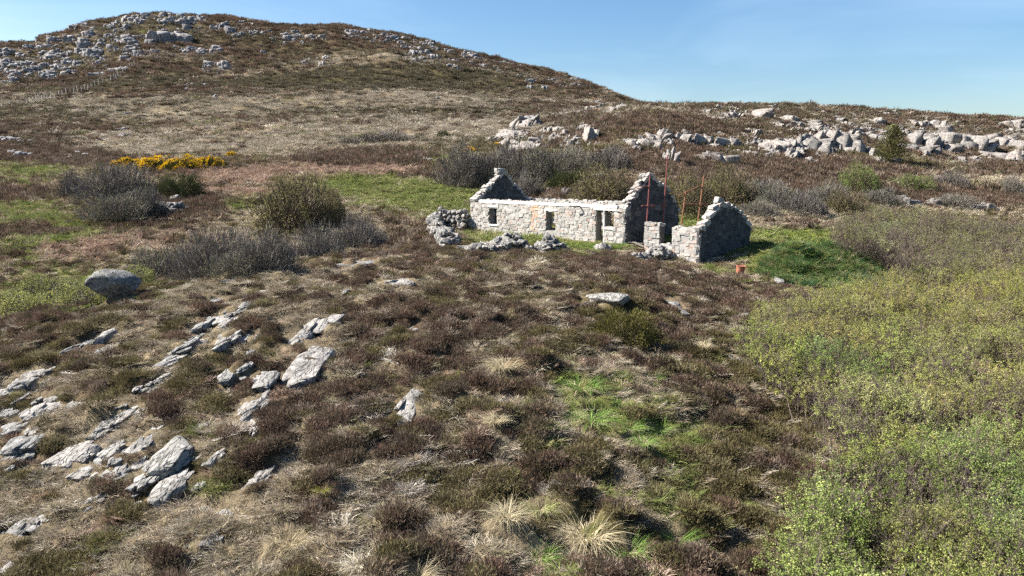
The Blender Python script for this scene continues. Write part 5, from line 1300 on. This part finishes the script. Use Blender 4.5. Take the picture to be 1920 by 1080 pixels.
TH = [
 ('willow_thicket', 'leafy light green willow thicket filling the bottom right corner', [(1500,1400),(1492,1080),(1490,970),(1540,890),(1640,838),(1760,806),(1930,795),(2400,800),(2400,1400)], 6.0, 16.5, 3000, 1.25, 0.93, 1.0, [(0.17,0.215,0.06),(0.22,0.26,0.08),(0.14,0.185,0.05),(0.26,0.28,0.105)]),
 ('willow_thicket', 'broad olive willow thicket with purple twigs across the right middle', [(1395,610),(1440,572),(1560,545),(1660,515),(1760,500),(1920,488),(2400,480),(2400,800),(1920,800),(1760,812),(1640,830),(1580,790),(1480,700),(1420,660)], 13, 42, 11000, 1.3, 0.80, 1.0, [(0.25,0.26,0.07),(0.31,0.30,0.095),(0.20,0.22,0.06),(0.28,0.26,0.11)]),
 ('willow_thicket', 'greyish purple willow thicket beyond the green mound on the right', [(1560,432),(1590,405),(1640,388),(1700,395),(1830,410),(1920,418),(2300,430),(2300,500),(1920,500),(1740,515),(1690,490),(1640,462)], 36, 75, 8000, 1.5, 0.42, 1.25, [(0.20,0.20,0.08),(0.25,0.24,0.11),(0.17,0.17,0.07)]),
]
for (nm, lab, poly, y0, y1, n, hgt, leafy, sz, pal) in TH:
    X, Y = RNG.uniform(0.22, 0.95, n * 4), np.sqrt(RNG.random(n * 4) * (y1 * y1 - y0 * y0) + y0 * y0); X = X * Y
    # rounded bushes grown into each other: centres, radii, and how leafy each one is
    nc = int(len(X) * 0) + int((y1 * y1 - y0 * y0) * 0.36 / 1.9 * 1.0) + 12
    cy = np.sqrt(RNG.random(nc) * (y1 * y1 - y0 * y0) + y0 * y0); cx = RNG.uniform(0.22, 0.95, nc) * cy; cr = RNG.uniform(0.8, 1.7, nc) * sz; cl = np.clip(leafy + RNG.normal(size=nc) * 0.22, 0.03, 1); ct = RNG.uniform(0.8, 1.2, (nc, 1)) * np.array([1, 1, 1]) + RNG.normal(size=(nc, 3)) * np.array([0.06, 0.03, 0.08])
    best = np.zeros(len(X)); who = np.zeros(len(X), int)
    for q in range(nc):
        m = np.where((np.abs(X - cx[q]) < cr[q]) & (np.abs(Y - cy[q]) < cr[q]))[0]
        if len(m) == 0: continue
        h = np.sqrt(np.clip(1 - ((X[m] - cx[q]) ** 2 + (Y[m] - cy[q]) ** 2) / cr[q] ** 2, 0, 1)) * (0.7 + 0.3 * cr[q] / sz / 1.25)
        up = h > best[m]; best[m[up]] = h[up]; who[m[up]] = q
    Z = ground(X, Y); lift = hgt * (0.1 + 1.1 * best); px, py = project(X, Y, Z + lift * 0.8)
    m = in_poly(px, py, poly) & (RNG.random(len(X)) < 0.25 + best); X, Y, Z, lift, who = X[m][:n], Y[m][:n], Z[m][:n], lift[m][:n], who[m][:n]; k = len(X); print(lab, k)
    top = RNG.random(k) ** 0.3; zz = Z + np.maximum(lift * top - 0.6 * sz, -0.15)
    P = np.stack([X, Y, zz], -1); lf = RNG.random(k) < cl[who] * (0.35 + 0.65 * top)
    rot = np.stack([RNG.normal(size=k) * 0.28, RNG.normal(size=k) * 0.28, RNG.random(k) * 6.283], -1); s = sz * RNG.uniform(0.6, 1.05, k); s3 = np.stack([s, s, s * RNG.uniform(0.7, 1.0, k)], -1)
    pal = np.array(pal); ti = np.clip(pal[RNG.integers(0, len(pal), k)] * RNG.uniform(0.75, 1.25, (k, 1)) * ct[who], 0.01, 0.6)
    for sel, coll, nn, ll in ((lf, K_L, nm, lab), (~lf, K_B, 'bare_willow_shoots', 'bare twigs in the ' + lab)):
        if sel.any(): scatter(nn, coll, P[sel], rot[sel], s3[sel], ti[sel], ll, 5, RNG)

# long grass on the green mound
def grass_patch(nm, lab, px, py, rx, ry, n, pal, s, coll, nv):
    X0, Y0, _ = hit(px, py); a = RNG.random(n) * 6.283; q = np.sqrt(RNG.random(n)); X = X0 + rx * q * np.cos(a); Y = Y0 + ry * q * np.sin(a); Z = ground(X, Y)
    k = ~walls_mask(X, Y); X, Y, Z = X[k], Y[k], Z[k]; n = len(X)
    p = np.array(pal); ti = p[RNG.integers(0, len(p), n)] * RNG.uniform(0.75, 1.3, (n, 1)); sc = s * RNG.uniform(0.7, 1.3, n) * (0.85 + 0.5 * fbm(X, Y, 1.2, 2, 909))
    scatter(nm, coll, np.stack([X, Y, Z], -1), np.stack([RNG.normal(size=n) * .2, RNG.normal(size=n) * .2, RNG.random(n) * 6.28], -1), np.stack([sc, sc, sc], -1), ti, lab, nv, RNG)
grass_patch('mound_grass', 'lush emerald long grass on the mound right of the outhouse', 1548, 500, 3.3, 2.6, 1500, [(0.07,0.14,0.045),(0.10,0.17,0.05),(0.06,0.11,0.04),(0.14,0.19,0.055),(0.22,0.22,0.10),(0.06,0.12,0.06),(0.26,0.24,0.13)], 1.5, K_T, 5)
grass_patch('mound_turf', 'bright yellow-green turf behind the mound', 1530, 455, 4.5, 3.2, 900, [(0.19,0.24,0.04),(0.22,0.26,0.05),(0.14,0.21,0.04)], 1.0, K_M, 6)
grass_patch('doorway_turf', 'bright green turf before the cottage door', 1112, 464, 2.2, 1.3, 700, [(0.13,0.24,0.035),(0.17,0.25,0.05),(0.10,0.18,0.03)], 0.9, K_M, 6)
